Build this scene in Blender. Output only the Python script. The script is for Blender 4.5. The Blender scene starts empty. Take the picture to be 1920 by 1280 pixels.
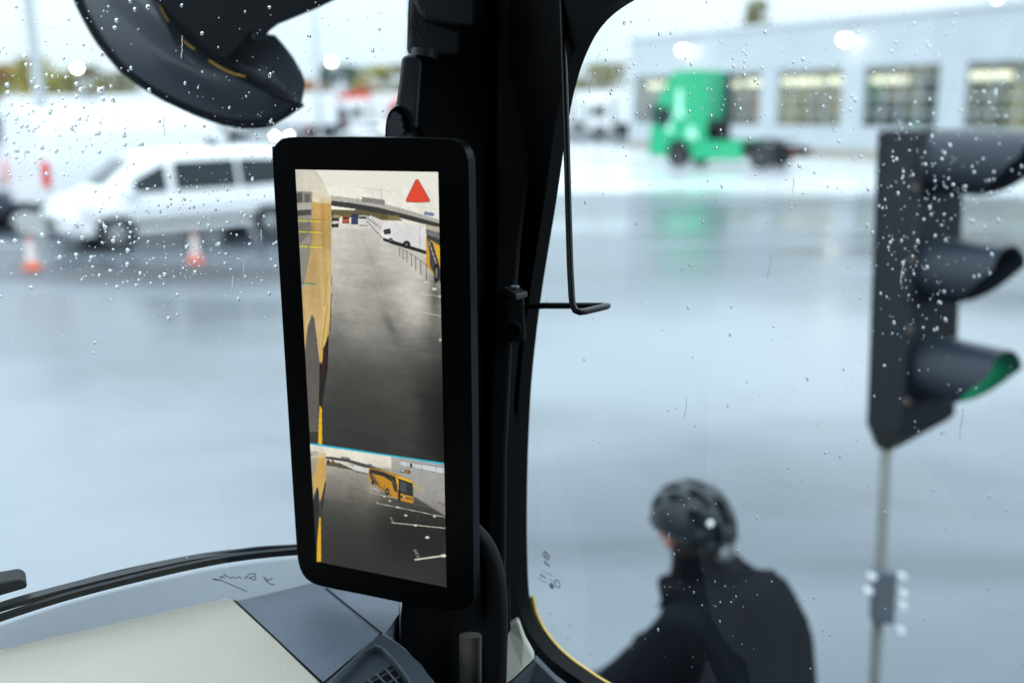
import bpy, bmesh, math, random
import numpy as np
from mathutils import Vector, Matrix, noise
random.seed(7); R = math.radians; PI = math.pi
S = bpy.context.scene; C = S.collection
# ---------------------------------------------------------------- camera
H, PITCH, ROLL, FPX = 2.75, R(13.4), R(-0.5), 1866.7
cd = bpy.data.cameras.new('camera'); cam = bpy.data.objects.new('camera', cd); C.objects.link(cam); S.camera = cam
cd.sensor_width = 36; cd.lens = 35; cd.clip_start = .02; cd.clip_end = 3000
cam.matrix_world = Matrix.Translation((0, 0, H)) @ Matrix.Rotation(PI/2 - PITCH, 4, 'X') @ Matrix.Rotation(ROLL, 4, 'Z')
cd.dof.use_dof = True; cd.dof.focus_distance = .935; cd.dof.aperture_fstop = 2.75; cd.dof.aperture_blades = 0
CM = cam.matrix_world.copy(); C0 = CM.translation.copy()
# ---------------------------------------------------------------- world, sun, exposure
EXPO = 0.75
w = bpy.data.worlds.new('World'); S.world = w; w.use_nodes = True
nt = w.node_tree; bg = nt.nodes['Background']
sky = nt.nodes.new('ShaderNodeTexSky'); sky.sky_type = 'NISHITA'; sky.sun_disc = False
sky.sun_elevation = R(38); sky.sun_rotation = R(200); sky.dust_density = 4; sky.air_density = 1.5
tc = nt.nodes.new('ShaderNodeTexCoord'); no = nt.nodes.new('ShaderNodeTexNoise'); no.inputs['Scale'].default_value = 2.2; no.inputs['Detail'].default_value = 5
cr = nt.nodes.new('ShaderNodeValToRGB'); cr.color_ramp.elements[0].color = (10.7, 12.9, 14.5, 1); cr.color_ramp.elements[1].color = (12.9, 14.5, 15.6, 1)
cr.color_ramp.elements[0].position = .35; cr.color_ramp.elements[1].position = .65
mx = nt.nodes.new('ShaderNodeMix'); mx.data_type = 'RGBA'; mx.inputs[0].default_value = .9
sx = nt.nodes.new('ShaderNodeSeparateXYZ'); zr = nt.nodes.new('ShaderNodeMapRange'); zr.inputs[1].default_value = 0; zr.inputs[2].default_value = .9; zr.inputs[3].default_value = 1; zr.inputs[4].default_value = 2.8
vm = nt.nodes.new('ShaderNodeVectorMath'); vm.operation = 'SCALE'
nt.links.new(tc.outputs['Generated'], no.inputs['Vector']); nt.links.new(no.outputs['Fac'], cr.inputs['Fac'])
nt.links.new(sky.outputs[0], mx.inputs[6]); nt.links.new(cr.outputs[0], mx.inputs[7]); nt.links.new(tc.outputs['Generated'], sx.inputs[0]); nt.links.new(sx.outputs[2], zr.inputs[0]); nt.links.new(mx.outputs[2], vm.inputs[0]); nt.links.new(zr.outputs[0], vm.inputs['Scale']); nt.links.new(vm.outputs[0], bg.inputs['Color'])
bg.inputs['Strength'].default_value = .05
sd = bpy.data.lights.new('sun', 'SUN'); sd.energy = .6; sd.angle = R(25); sd.color = (1, .97, .93)
sun = bpy.data.objects.new('sun', sd); C.objects.link(sun); sun.rotation_euler = (R(52), 0, R(-20))
S.view_settings.view_transform = 'Standard'; S.view_settings.look = 'None'; S.view_settings.exposure = EXPO; S.view_settings.gamma = 1
S.render.engine = 'CYCLES'; S.cycles.use_denoising = True
S.cycles.max_bounces = 10; S.cycles.transparent_max_bounces = 16; S.cycles.transmission_bounces = 8; S.cycles.glossy_bounces = 4; S.cycles.diffuse_bounces = 3
S.cycles.sample_clamp_indirect = 6; S.cycles.caustics_reflective = False; S.cycles.caustics_refractive = False
# ---------------------------------------------------------------- projection helpers: a photo point becomes a place on a real surface
def ray(px, py):
    return (CM.to_3x3() @ Vector(((px-960)/FPX, -(py-640)/FPX, -1)))
def P(px, py, z): return C0 + ray(px, py)*z
def G(px, py, Z=0.0):
    d = ray(px, py); return C0 + d*((Z-H)/d.z)
def PL(px, py, q, n):
    d = ray(px, py); return C0 + d*((q-C0).dot(n)/d.dot(n))
def azi(px, Y):                      # ground point straight below photo column px at distance Y
    d = ray(px, 200); return Vector((d.x/d.y*Y, Y, 0))
# ---------------------------------------------------------------- materials
def srgb(r, g, b):
    f = lambda c: (c/255/12.92 if c/255 <= .04045 else ((c/255+.055)/1.055)**2.4)
    return (f(r), f(g), f(b), 1)
MATS = {}
def mat(name, col, rough=.5, metal=0, bump=0, bscale=50, var=0, vscale=8, emit=0, coat=0, ior=1.45, rvar=0, spec=.5):
    if name in MATS: return MATS[name]
    m = bpy.data.materials.new(name); m.use_nodes = True; MATS[name] = m
    t = m.node_tree; b = t.nodes['Principled BSDF']
    c = tuple(col[:3])+(1,)
    b.inputs['Base Color'].default_value = c; b.inputs['Roughness'].default_value = rough; b.inputs['Metallic'].default_value = metal
    b.inputs['IOR'].default_value = ior; b.inputs['Coat Weight'].default_value = coat; b.inputs['Specular IOR Level'].default_value = spec
    tx = t.nodes.new('ShaderNodeTexCoord')
    if bump:
        n = t.nodes.new('ShaderNodeTexNoise'); n.inputs['Scale'].default_value = bscale; n.inputs['Detail'].default_value = 4
        bp = t.nodes.new('ShaderNodeBump'); bp.inputs['Strength'].default_value = bump; bp.inputs['Distance'].default_value = .002
        t.links.new(tx.outputs['Object'], n.inputs['Vector']); t.links.new(n.outputs['Fac'], bp.inputs['Height']); t.links.new(bp.outputs[0], b.inputs['Normal'])
    n = t.nodes.new('ShaderNodeTexNoise'); n.inputs['Scale'].default_value = vscale; n.inputs['Detail'].default_value = 5
    t.links.new(tx.outputs['Object'], n.inputs['Vector'])
    v = var or .06
    r = t.nodes.new('ShaderNodeValToRGB'); r.color_ramp.elements[0].position = .3; r.color_ramp.elements[1].position = .7
    r.color_ramp.elements[0].color = tuple(max(0, x*(1-v)) for x in c[:3])+(1,); r.color_ramp.elements[1].color = tuple(min(1, x*(1+v)) for x in c[:3])+(1,)
    t.links.new(n.outputs['Fac'], r.inputs[0]); t.links.new(r.outputs[0], b.inputs['Base Color'])
    if rvar:
        mr = t.nodes.new('ShaderNodeMapRange'); mr.inputs[3].default_value = rough-rvar; mr.inputs[4].default_value = rough+rvar
        t.links.new(n.outputs['Fac'], mr.inputs[0]); t.links.new(mr.outputs[0], b.inputs['Roughness'])
    if emit:
        b.inputs['Emission Color'].default_value = c; b.inputs['Emission Strength'].default_value = emit
    return m
def glassmat(name, tint=(1, 1, 1), veil=.03, vcol=(.75, .85, .95), ior=1.45):
    m = bpy.data.materials.new(name); m.use_nodes = True; t = m.node_tree; t.nodes.clear()
    o = t.nodes.new('ShaderNodeOutputMaterial'); tr = t.nodes.new('ShaderNodeBsdfTransparent'); gl = t.nodes.new('ShaderNodeBsdfGlossy')
    tl = t.nodes.new('ShaderNodeBsdfTranslucent'); f = t.nodes.new('ShaderNodeFresnel'); m1 = t.nodes.new('ShaderNodeMixShader'); m2 = t.nodes.new('ShaderNodeMixShader')
    tr.inputs[0].default_value = (*tint, 1); gl.inputs['Roughness'].default_value = 0; tl.inputs[0].default_value = (*vcol, 1); ge = t.nodes.new('ShaderNodeNewGeometry'); mq = t.nodes.new('ShaderNodeMapRange'); mq.inputs[3].default_value = ior; mq.inputs[4].default_value = 1/ior
    t.links.new(ge.outputs['Backfacing'], mq.inputs[0]); t.links.new(mq.outputs[0], f.inputs[0])
    n = t.nodes.new('ShaderNodeTexNoise'); n.inputs['Scale'].default_value = 5; n.inputs['Detail'].default_value = 6
    tx = t.nodes.new('ShaderNodeTexCoord'); t.links.new(tx.outputs['Object'], n.inputs['Vector'])
    mr = t.nodes.new('ShaderNodeMapRange'); mr.inputs[1].default_value = .3; mr.inputs[2].default_value = .75; mr.inputs[3].default_value = veil*.5; mr.inputs[4].default_value = veil*1.6
    t.links.new(n.outputs['Fac'], mr.inputs[0]); t.links.new(mr.outputs[0], m1.inputs[0])
    t.links.new(tr.outputs[0], m1.inputs[1]); t.links.new(tl.outputs[0], m1.inputs[2])
    t.links.new(f.outputs[0], m2.inputs[0]); t.links.new(m1.outputs[0], m2.inputs[1]); t.links.new(gl.outputs[0], m2.inputs[2]); t.links.new(m2.outputs[0], o.inputs[0])
    return m
def water_mat():
    m = bpy.data.materials.new('rain_water'); m.use_nodes = True; t = m.node_tree; t.nodes.clear()
    o = t.nodes.new('ShaderNodeOutputMaterial'); g = t.nodes.new('ShaderNodeBsdfGlass'); g.inputs['IOR'].default_value = 1.33; g.inputs['Roughness'].default_value = 0
    t.links.new(g.outputs[0], o.inputs[0]); return m
# ---------------------------------------------------------------- mesh helpers
class MB:
    def __init__(s): s.v = []; s.f = []
    def add(s, vs, fs):
        k = len(s.v); s.v += [Vector(q) for q in vs]; s.f += [tuple(i+k for i in f) for f in fs]; return s
    def box(s, a, b):
        x0, y0, z0 = a; x1, y1, z1 = b
        return s.add([(x0,y0,z0),(x1,y0,z0),(x1,y1,z0),(x0,y1,z0),(x0,y0,z1),(x1,y0,z1),(x1,y1,z1),(x0,y1,z1)],
                     [(0,3,2,1),(4,5,6,7),(0,1,5,4),(1,2,6,5),(2,3,7,6),(3,0,4,7)])
    def prism(s, pts, d):
        n = len(pts); d = Vector(d); pts = [Vector(p) for p in pts]
        return s.add(pts+[p+d for p in pts], [tuple(range(n)), tuple(reversed(range(n, 2*n)))]+[(i, i+n, (i+1) % n+n, (i+1) % n) for i in range(n)])
    def strip(s, A, B):               # ribbon between two point rows
        n = len(A); return s.add(list(A)+list(B), [(i, i+1, n+i+1, n+i) for i in range(n-1)])
    def tube(s, pts, r, n=12, flat=1.0):
        pts = [Vector(p) for p in pts]; rs = r if isinstance(r, (list, tuple)) else [r]*len(pts)
        vs = []; fs = []; up = None
        for i, p in enumerate(pts):
            t = (pts[min(i+1, len(pts)-1)]-pts[max(i-1, 0)]).normalized()
            if up is None: up = t.orthogonal().normalized()
            up = (up - t*up.dot(t)).normalized(); sd_ = t.cross(up)
            for k in range(n):
                a = 2*PI*k/n; vs.append(p+(up*math.cos(a)+sd_*math.sin(a)*flat)*rs[i])
        for i in range(len(pts)-1):
            for k in range(n): fs.append((i*n+k, i*n+(k+1) % n, (i+1)*n+(k+1) % n, (i+1)*n+k))
        fs.append(tuple(reversed(range(n)))); fs.append(tuple(range((len(pts)-1)*n, len(pts)*n)))
        return s.add(vs, fs)
    def lathe(s, prof, c=(0,0,0), ax=(0,0,1), n=24):
        c = Vector(c); ax = Vector(ax).normalized(); u = ax.orthogonal().normalized(); v = ax.cross(u); vs = []; fs = []
        for (r, h) in prof:
            for k in range(n): a = 2*PI*k/n; vs.append(c+ax*h+(u*math.cos(a)+v*math.sin(a))*r)
        for i in range(len(prof)-1):
            for k in range(n): fs.append((i*n+k, i*n+(k+1) % n, (i+1)*n+(k+1) % n, (i+1)*n+k))
        if prof[0][0] > 1e-6: fs.append(tuple(reversed(range(n))))
        if prof[-1][0] > 1e-6: fs.append(tuple(range((len(prof)-1)*n, len(prof)*n)))
        return s.add(vs, fs)
    def ball(s, c, r, n=12, m=8):
        r = r if isinstance(r, (tuple, list)) else (r, r, r)
        vs = [Vector(c)+Vector((r[0]*math.sin(PI*j/m)*math.cos(2*PI*i/n), r[1]*math.sin(PI*j/m)*math.sin(2*PI*i/n), r[2]*math.cos(PI*j/m))) for j in range(m+1) for i in range(n)]
        return s.add(vs, [(j*n+i, (j+1)*n+i, (j+1)*n+(i+1) % n, j*n+(i+1) % n) for j in range(m) for i in range(n)])
    def xf(s, M): s.v = [M @ q for q in s.v]; return s
    def build(s, name, m, parent=None, smooth=0, bev=0, bseg=2, local=False):
        root_ = parent
        while root_ is not None and root_.parent is not None: root_ = root_.parent
        off = root_.location if (root_ is not None and root_.get('_w')) else Vector()
        me = bpy.data.meshes.new(name); me.from_pydata([tuple(q-off) for q in s.v], [], s.f); me.validate()
        bm = bmesh.new(); bm.from_mesh(me); bmesh.ops.remove_doubles(bm, verts=bm.verts, dist=1e-6); bmesh.ops.recalc_face_normals(bm, faces=bm.faces)
        if bev:
            eds = [e for e in bm.edges if len(e.link_faces) == 2 and e.calc_face_angle(0) > R(40)]
            bmesh.ops.bevel(bm, geom=eds, offset=bev, segments=bseg, affect='EDGES', profile=.5, clamp_overlap=True)
        bm.to_mesh(me); bm.free()
        o = bpy.data.objects.new(name, me); C.objects.link(o); me.materials.append(m)
        if smooth:
            me.polygons.foreach_set('use_smooth', [True]*len(me.polygons))
            try: me.set_sharp_from_angle(angle=R(smooth))
            except Exception: pass
        if parent is not None: o.parent = parent
        return o
def tag(o, label=None, cat=None, group=None, kind=None):
    if label: o['label'] = label
    if cat: o['category'] = cat
    if group: o['group'] = group
    if kind: o['kind'] = kind
    return o
def thing(name, label, cat, loc=(0,0,0), rz=0, group=None, world=False):
    o = bpy.data.objects.new(name, None); C.objects.link(o); o.location = loc; o.rotation_euler = (0, 0, rz); o.empty_display_size = .1
    if world: o['_w'] = 1
    return tag(o, label, cat, group)
def dup(root, loc, rz, label=None):
    r = root.copy(); C.objects.link(r); r.location = loc; r.rotation_euler = (0, 0, rz)
    if label: r['label'] = label
    for ch in root.children:
        c = ch.copy(); C.objects.link(c); c.parent = r
        for g in ch.children:
            d = g.copy(); C.objects.link(d); d.parent = c
    return r
def smooth_px(pts, k=6, closed=False):
    n = len(pts); out = []
    rng = range(n) if closed else range(n-1)
    for i in rng:
        p0 = pts[(i-1) % n] if (closed or i > 0) else pts[0]; p1 = pts[i]; p2 = pts[(i+1) % n]; p3 = pts[(i+2) % n] if (closed or i < n-2) else pts[-1]
        for j in range(k):
            t = j/k
            out.append(tuple(.5*((2*b)+(-a+c)*t+(2*a-5*b+4*c-d)*t*t+(-a+3*b-3*c+d)*t**3) for a, b, c, d in zip(p0, p1, p2, p3)))
    if not closed: out.append(pts[-1])
    return out
# ---------------------------------------------------------------- bus frame: heading, windscreen and side-window planes
HEAD = R(43); F = Vector((-math.sin(HEAD), math.cos(HEAD), 0)); RT = Vector((math.cos(HEAD), math.sin(HEAD), 0)); UP = Vector((0, 0, 1))
CW = P(935, 640, 1.12)                                     # front right corner
WD = Vector((math.sin(R(62)), math.cos(R(62)), 0)); WN = Vector((-WD.y, WD.x, 0))   # windscreen runs along WD, WN points outside
CS = P(985, 640, 1.11); SN = RT.copy()                     # side plane, outward normal
def W_(px, py, o=0.0): return PL(px, py, CW+WN*o, WN)
def S_(px, py, o=0.0): return PL(px, py, CS+SN*o, SN)
ZD = H-.50                                                 # dash height
# ================================================================ SETTING
def ground_mat(name, c1, c2, r0, r1, sc, bump=.25, patches=()):
    m = bpy.data.materials.new(name); m.use_nodes = True; t = m.node_tree; b = t.nodes['Principled BSDF']; b.inputs['IOR'].default_value = 1.42
    tx = t.nodes.new('ShaderNodeTexCoord')
    mp = t.nodes.new('ShaderNodeMapping'); mp.inputs['Scale'].default_value = (.5, 1.4, 1); mp.inputs['Rotation'].default_value = (0, 0, R(12)); t.links.new(tx.outputs['Object'], mp.inputs[0])
    n = t.nodes.new('ShaderNodeTexNoise'); n.inputs['Scale'].default_value = sc; n.inputs['Detail'].default_value = 6; n.inputs['Distortion'].default_value = .6; t.links.new(mp.outputs[0], n.inputs['Vector'])
    r = t.nodes.new('ShaderNodeValToRGB'); r.color_ramp.elements[0].position = .35; r.color_ramp.elements[1].position = .65
    r.color_ramp.elements[0].color = (*c1, 1); r.color_ramp.elements[1].color = (*c2, 1); t.links.new(n.outputs['Fac'], r.inputs[0]); t.links.new(r.outputs[0], b.inputs['Base Color'])
    mr = t.nodes.new('ShaderNodeMapRange'); mr.inputs[1].default_value = .38; mr.inputs[2].default_value = .62; mr.inputs[3].default_value = r0; mr.inputs[4].default_value = r1
    t.links.new(n.outputs['Fac'], mr.inputs[0]); t.links.new(mr.outputs[0], b.inputs['Roughness'])
    for (cx, cy, rx_, ry_, rot, col3, r3) in patches:           # patches with their own tone and roughness, ragged soft edges
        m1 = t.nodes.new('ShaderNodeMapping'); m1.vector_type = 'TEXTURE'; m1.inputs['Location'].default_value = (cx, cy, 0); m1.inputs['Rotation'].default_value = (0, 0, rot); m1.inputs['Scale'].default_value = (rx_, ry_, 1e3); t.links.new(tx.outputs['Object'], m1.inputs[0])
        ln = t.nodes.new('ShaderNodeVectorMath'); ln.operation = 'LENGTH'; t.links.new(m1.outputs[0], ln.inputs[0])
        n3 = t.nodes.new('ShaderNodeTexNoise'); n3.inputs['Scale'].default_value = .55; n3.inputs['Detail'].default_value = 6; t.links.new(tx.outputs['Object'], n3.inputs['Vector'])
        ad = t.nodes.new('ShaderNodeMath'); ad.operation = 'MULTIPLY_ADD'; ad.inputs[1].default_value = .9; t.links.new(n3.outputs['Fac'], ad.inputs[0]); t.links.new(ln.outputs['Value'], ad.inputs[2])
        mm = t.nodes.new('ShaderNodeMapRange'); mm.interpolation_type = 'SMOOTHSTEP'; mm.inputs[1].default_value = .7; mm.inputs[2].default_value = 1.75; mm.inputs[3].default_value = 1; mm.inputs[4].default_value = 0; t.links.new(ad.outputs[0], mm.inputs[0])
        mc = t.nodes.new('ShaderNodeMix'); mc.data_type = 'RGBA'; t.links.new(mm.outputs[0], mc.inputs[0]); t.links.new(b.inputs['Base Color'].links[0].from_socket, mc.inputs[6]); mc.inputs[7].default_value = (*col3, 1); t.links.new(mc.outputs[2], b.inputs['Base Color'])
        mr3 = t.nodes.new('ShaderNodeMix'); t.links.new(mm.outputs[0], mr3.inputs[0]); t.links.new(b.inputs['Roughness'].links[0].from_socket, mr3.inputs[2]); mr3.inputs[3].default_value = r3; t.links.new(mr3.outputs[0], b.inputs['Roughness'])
    n2 = t.nodes.new('ShaderNodeTexNoise'); n2.inputs['Scale'].default_value = 60; n2.inputs['Detail'].default_value = 3; t.links.new(tx.outputs['Object'], n2.inputs['Vector'])
    bp = t.nodes.new('ShaderNodeBump'); bp.inputs['Strength'].default_value = bump; bp.inputs['Distance'].default_value = .004; t.links.new(n2.outputs['Fac'], bp.inputs['Height']); t.links.new(bp.outputs[0], b.inputs['Normal'])
    return m
def sheet(name, pts, z, m, kind='structure'):
    o = MB().add([(p[0], p[1], z) for p in pts], [tuple(range(len(pts)))]).build(name, m); return tag(o, kind=kind)
pA, pB, pC, pD = G(-120, 960), G(1500, 660), G(1150, 560), G(1250, 420)
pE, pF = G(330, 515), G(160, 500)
asph = ground_mat('wet_asphalt', (.040, .052, .066), (.14, .163, .185), .09, .36, .30, patches=(
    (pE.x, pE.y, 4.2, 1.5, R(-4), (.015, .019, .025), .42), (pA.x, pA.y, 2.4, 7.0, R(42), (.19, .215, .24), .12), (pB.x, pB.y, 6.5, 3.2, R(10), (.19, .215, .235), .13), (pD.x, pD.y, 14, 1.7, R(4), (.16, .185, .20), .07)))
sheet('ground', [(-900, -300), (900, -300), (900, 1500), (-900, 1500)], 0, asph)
conc = ground_mat('wet_concrete', (.50, .53, .55), (.66, .68, .70), .10, .22, .2, .1)
a0, a1, a2, a3 = G(-500, 322), G(2300, 372), G(2300, 300), G(-500, 262)
sheet('concrete_apron', [a0, G(1000, 362), a1, a2+Vector((6, 10, 0)), a3], .004, conc)
wl = mat('road_paint', (.7, .72, .74), .4, var=.2)
q0, q1 = G(-300, 455), G(110, 461)
d_ = (q1-q0).normalized(); n_ = Vector((-d_.y, d_.x, 0))*.06
sheet('road_marking', [q0-n_, q1-n_, q1+n_, q0+n_], .004, wl)

# ---------------------------------------------------------------- trees
bark = mat('bark', (.08, .065, .05), .9)
def leafmat(name, c1, c2):
    m = mat(name, c1, .7, var=.01, vscale=.6); r = [n for n in m.node_tree.nodes if n.type == 'VALTORGB'][0]
    r.color_ramp.elements[0].color = (*c1, 1); r.color_ramp.elements[1].color = (*c2, 1); return m
LM = {'olive': leafmat('leaf_olive', (.13, .13, .05), (.22, .20, .07)), 'yellow': leafmat('leaf_yellow', (.42, .36, .06), (.26, .25, .07)), 'green': leafmat('leaf_dark_green', (.035, .085, .07), (.06, .11, .08)),
      'orange': leafmat('leaf_orange', (.45, .20, .07), (.32, .2, .09))}
def tree(px, Y, top, wd, kind, label, cat='tree', shape='round'):
    base = azi(px, Y); d = ray(px, top); h = H + d.z/d.y*Y
    t = thing('conifer_tree' if shape == 'cone' else ('bush' if cat == 'bush' else 'tree'), label, cat, base, 0, 'trees along the edge of the yard')
    tr = MB().tube([(0, 0, 0), (.1, 0, h*.35), (-.05, .1, h*.85)], [h*.025, h*.018, h*.006], 8)
    for k in range(5):
        a = k*1.3; z0 = h*(.3+.1*k); tr.tube([(0, 0, z0), (math.cos(a)*wd*.3, math.sin(a)*wd*.3, z0+h*.15)], [h*.01, h*.004], 6)
    tr.build('trunk', bark, t)
    mb = MB(); rnd = random.Random(int(px*7+Y)); lo = h*.12
    cl = []
    for i in range(26):
        f = rnd.random(); z = lo+(h-lo)*f
        rad = wd*.5*((1-f)*.95+.08 if shape == 'cone' else math.sqrt(max(.05, 1-(2*f-.85)**2*.8)))
        a = rnd.random()*2*PI; q = rad*(.25+.6*rnd.random()); cl.append((Vector((math.cos(a)*q, math.sin(a)*q, z)), wd*(.10+.09*rnd.random())))
    for c, r in cl:
        for k in range(60):
            v = Vector((rnd.gauss(0, 1), rnd.gauss(0, 1), rnd.gauss(0, .8))); v = v.normalized()*r*(.5+.6*rnd.random()); p = c+v
            if p.z > h: p.z = h-rnd.random()*.3
            s = h*.03*(.7+.8*rnd.random()); u = Vector((rnd.gauss(0, 1), rnd.gauss(0, 1), rnd.gauss(0, 1))).normalized(); w_ = u.orthogonal().normalized()
            mb.add([p-u*s, p-w_*s*.6, p+u*s, p+w_*s*.6], [(0, 1, 2, 3)])
    mb.build('crown', LM[kind], t)
for i, (px, Y, top, wd, kind, lab, cat, shp) in enumerate([
    (-35, 120, 118, 8, 'olive', 'olive green tree at the far left end of the treeline', 'tree', 'round'),
    (22, 125, 122, 7, 'orange', 'brownish tree just left of the tall grey pole', 'tree', 'round'),
    (70, 118, 108, 8, 'yellow', 'yellowing tree behind the tall grey lamp mast', 'tree', 'round'),
    (125, 122, 112, 8, 'yellow', 'yellow autumn tree behind the glowing lamp at upper left', 'tree', 'round'),
    (175, 118, 124, 8, 'olive', 'dull olive tree right of the glowing lamp, above the white vans', 'tree', 'round'),
    (228, 121, 136, 8, 'olive', 'low olive tree half behind the edge of the exterior mirror', 'tree', 'round'),
    (583, 122, 150, 5, 'orange', 'small orange bush by the thin pole, right of the exterior mirror', 'bush', 'round'),
    (618, 126, 120, 4.6, 'green', 'dark pointed conifer below the glowing lamp', 'conifer', 'cone'),
    (650, 125, 124, 8, 'green', 'broad dark evergreen tree between the lamp and the yellow tree', 'tree', 'round'),
    (684, 118, 156, 4.5, 'orange', 'low orange bush in front of the dark evergreens', 'bush', 'round'),
    (716, 122, 124, 7, 'yellow', 'yellow green tree left of the display arm', 'tree', 'round'),
    (757, 120, 122, 8, 'olive', 'tree partly hidden behind the display arm', 'tree', 'round'),
    (1092, 118, 122, 8, 'olive', 'olive tree just right of the black pillar', 'tree', 'round'),
    (1146, 112, 118, 8, 'olive', 'olive tree beside the left corner of the workshop building', 'tree', 'round'),
    (1412, 95, -8, 5.0, 'olive', 'lone tree top rising over the workshop roof', 'tree', 'round')]):
    tree(px, Y, top, wd, kind, lab, cat, shp)

# ---------------------------------------------------------------- lamps on poles
steel = mat('galvanised_steel', (.42, .45, .47), .45, .3)
lampm = mat('lamp_glow', (1, .93, .75), .3, emit=11)
def street_lamp(px, py, Y, label, head=True, h=None, r=.11):
    base = azi(px, Y)
    if h is None: d = ray(px, py); h = H+d.z/d.y*Y
    t = thing('street_lamp' if head else 'lamp_mast', label, 'street lamp' if head else 'pole', base)
    MB().lathe([(r*2, 0), (r*2, .3), (r*1.2, .35), (r, 1), (r*.6, h)], n=12).build('pole', steel, t, 40)
    MB().box((-1.2, -.06, h-.02), (.1, .06, h+.08)).build('arm', steel, t)
    if head:
        hd = MB().box((-.5, -.25, h-.12), (.5, .25, h+.1)).build('lamp_head', steel, t, bev=.04)
        MB().ball((0, -.05, h-.2), (.26, .22, .22)).build('lamp', lampm, hd, 60)
street_lamp(153, 123, 85, 'glowing street lamp above the white vans at upper left')
street_lamp(626, 112, 90, 'glowing street lamp over the dark evergreens, left of the display arm')
street_lamp(76, -200, 48, 'tall grey lamp mast at the left with no light on', head=False, h=14, r=.28)
street_lamp(1850, -2, 75, 'glowing lamp above the right end of the workshop roof')
street_lamp(598, -150, 80, 'thin pale mast right of the exterior mirror', head=False, h=17, r=.2)

# ---------------------------------------------------------------- workshop building
clad = mat('grey_cladding', (.40, .44, .475), .5, var=.06, vscale=.8)
trimm = mat('pale_trim', (.52, .55, .58), .5); inner = mat('workshop_interior_paint', (.75, .74, .66), .7); darkm = mat('dark_rubber', (.006, .007, .008), .7, spec=.2)
winglass = glassmat('workshop_glass', (.9, .95, .95), .22)
stripl = mat('lit_strip', (1, .93, .66), .5, emit=1.15)
A = azi(1180, 64); B = azi(1920, 42); fd = (B-A).normalized(); fn = Vector((-fd.y, fd.x, 0))   # fn points away from the camera
ang = math.atan2(fd.y, fd.x)
HB = H + 3.75
def fx(px):                                             # distance along the facade of photo column px
    d = ray(px, 200); a = Vector((d.x, d.y)); k = np.linalg.solve(np.array([[a.x, -fd.x], [a.y, -fd.y]]), np.array([A.x, A.y])); return float(k[1])
bt = thing('workshop_building', 'long pale grey workshop hall with a row of lit windows', 'building', A, ang)
edges = [(1190, 1272), (1302, 1424), (1455, 1576), (1616, 1757), (1806, 2010)]
ws = [(fx(a), fx(b)) for a, b in edges]; LEN = ws[-1][1]+14
ws.append((ws[-1][1]+1.2, ws[-1][1]+6))
zb, zt = 1.5, H+1.6
wall = MB(); wall.box((0, 0, zt), (LEN, .3, HB)); wall.box((0, 0, 0), (LEN, .3, zb)); x = 0
for a, b in ws: wall.box((x, 0, zb), (a, .3, zt)); x = b
wall.box((x, 0, zb), (LEN, .3, zt)); wall.box((0, .3, 0), (.3, 14, HB)); wall.box((LEN-.3, .3, 0), (LEN, 14, HB)); wall.box((.3, 13.7, 0), (LEN-.3, 14, HB))
wall.build('wall', clad, bt)
MB().box((-.1, -.12, HB+.002), (LEN+.1, 14.1, HB+.22)).build('roof', trimm, bt)
MB().box((-.04, -.10, .004), (LEN, -.003, .45)).build('plinth', mat('brown_plinth', (.30, .28, .25), .8), bt)
MB().box((.31, .31, .01), (LEN-.31, 13.69, .06)).build('floor', inner, bt)
MB().box((.31, 6.5, .061), (LEN-.31, 6.6, zt+1)).build('back_partition', inner, bt)
for i, (a, b) in enumerate(ws):
    fr = MB(); n = 4
    for k in range(n+1):
        xx = a+.03+(b-a-.06)*k/n; fr.box((xx-.03, .10, zb), (xx+.03, .18, zt))
    for k in range(5):
        z = zb+(zt-zb-.06)*k/4; fr.box((a, .105, z), (b, .175, z+.06))
    fo = fr.build('window', steel, bt)
    MB().add([(a, .14, zb), (b, .14, zb), (b, .14, zt), (a, .14, zt)], [(0, 1, 2, 3)]).build('pane', winglass, fo)
cols = [('shelf_yellow', (.55, .43, .17)), ('shelf_green', (.06, .34, .2)), ('shelf_dark', (.09, .12, .15)), ('shelf_red', (.42, .24, .16)), ('shelf_grey', (.4, .42, .42))]
rnd = random.Random(3)
for i, (a, b) in enumerate(ws):
    m = MB()
    for k in range(3): xx = a-.8+k*(b-a)/2.2; m.box((xx, 1.2+k*1.2, zt-.75), (xx+1.7, 2.0+k*1.2, zt-.4))
    if i in (0, 1, 2, 4, 5): m.build('ceiling_light', stripl, bt)
    for k in range(4):
        nm, c = cols[(i*2+k) % 5] if i != 4 else cols[[0, 1, 4, 1][k]]; xx = a+(b-a)*k/4+rnd.random()*.4; h0 = .9+rnd.random()*2.0
        MB().box((xx, 3.0, .061), (xx+.5+rnd.random(), 4.2, h0+.8)).box((xx-.2, 2.9, h0+.9), (xx+1.2, 3.0, h0+1.0)).build('storage_rack', mat(nm, c, .6), bt)
for k, (px, py) in enumerate([(1293, 93), (1593, 73)]):
    xx = fx(px); p = A+fd*xx; d = ray(px, py); z = H+d.z/d.y*(p.y-.6)
    t = thing('wall_floodlight', ['glowing wall floodlight above the green truck cab', 'glowing wall floodlight above the third window, left of the traffic light'][k], 'wall lamp', (p.x, p.y, z), ang, 'floodlights on the workshop front')
    MB().box((-.05, -.6, .2), (.05, -.002, .28)).build('bracket', steel, t)
    MB().box((-.32, -.85, .1), (.32, -.4, .3)).build('housing', steel, t, bev=.03)
    MB().ball((0, -.66, 0), (.25, .2, .2)).build('lamp', lampm, t, 60)

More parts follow.
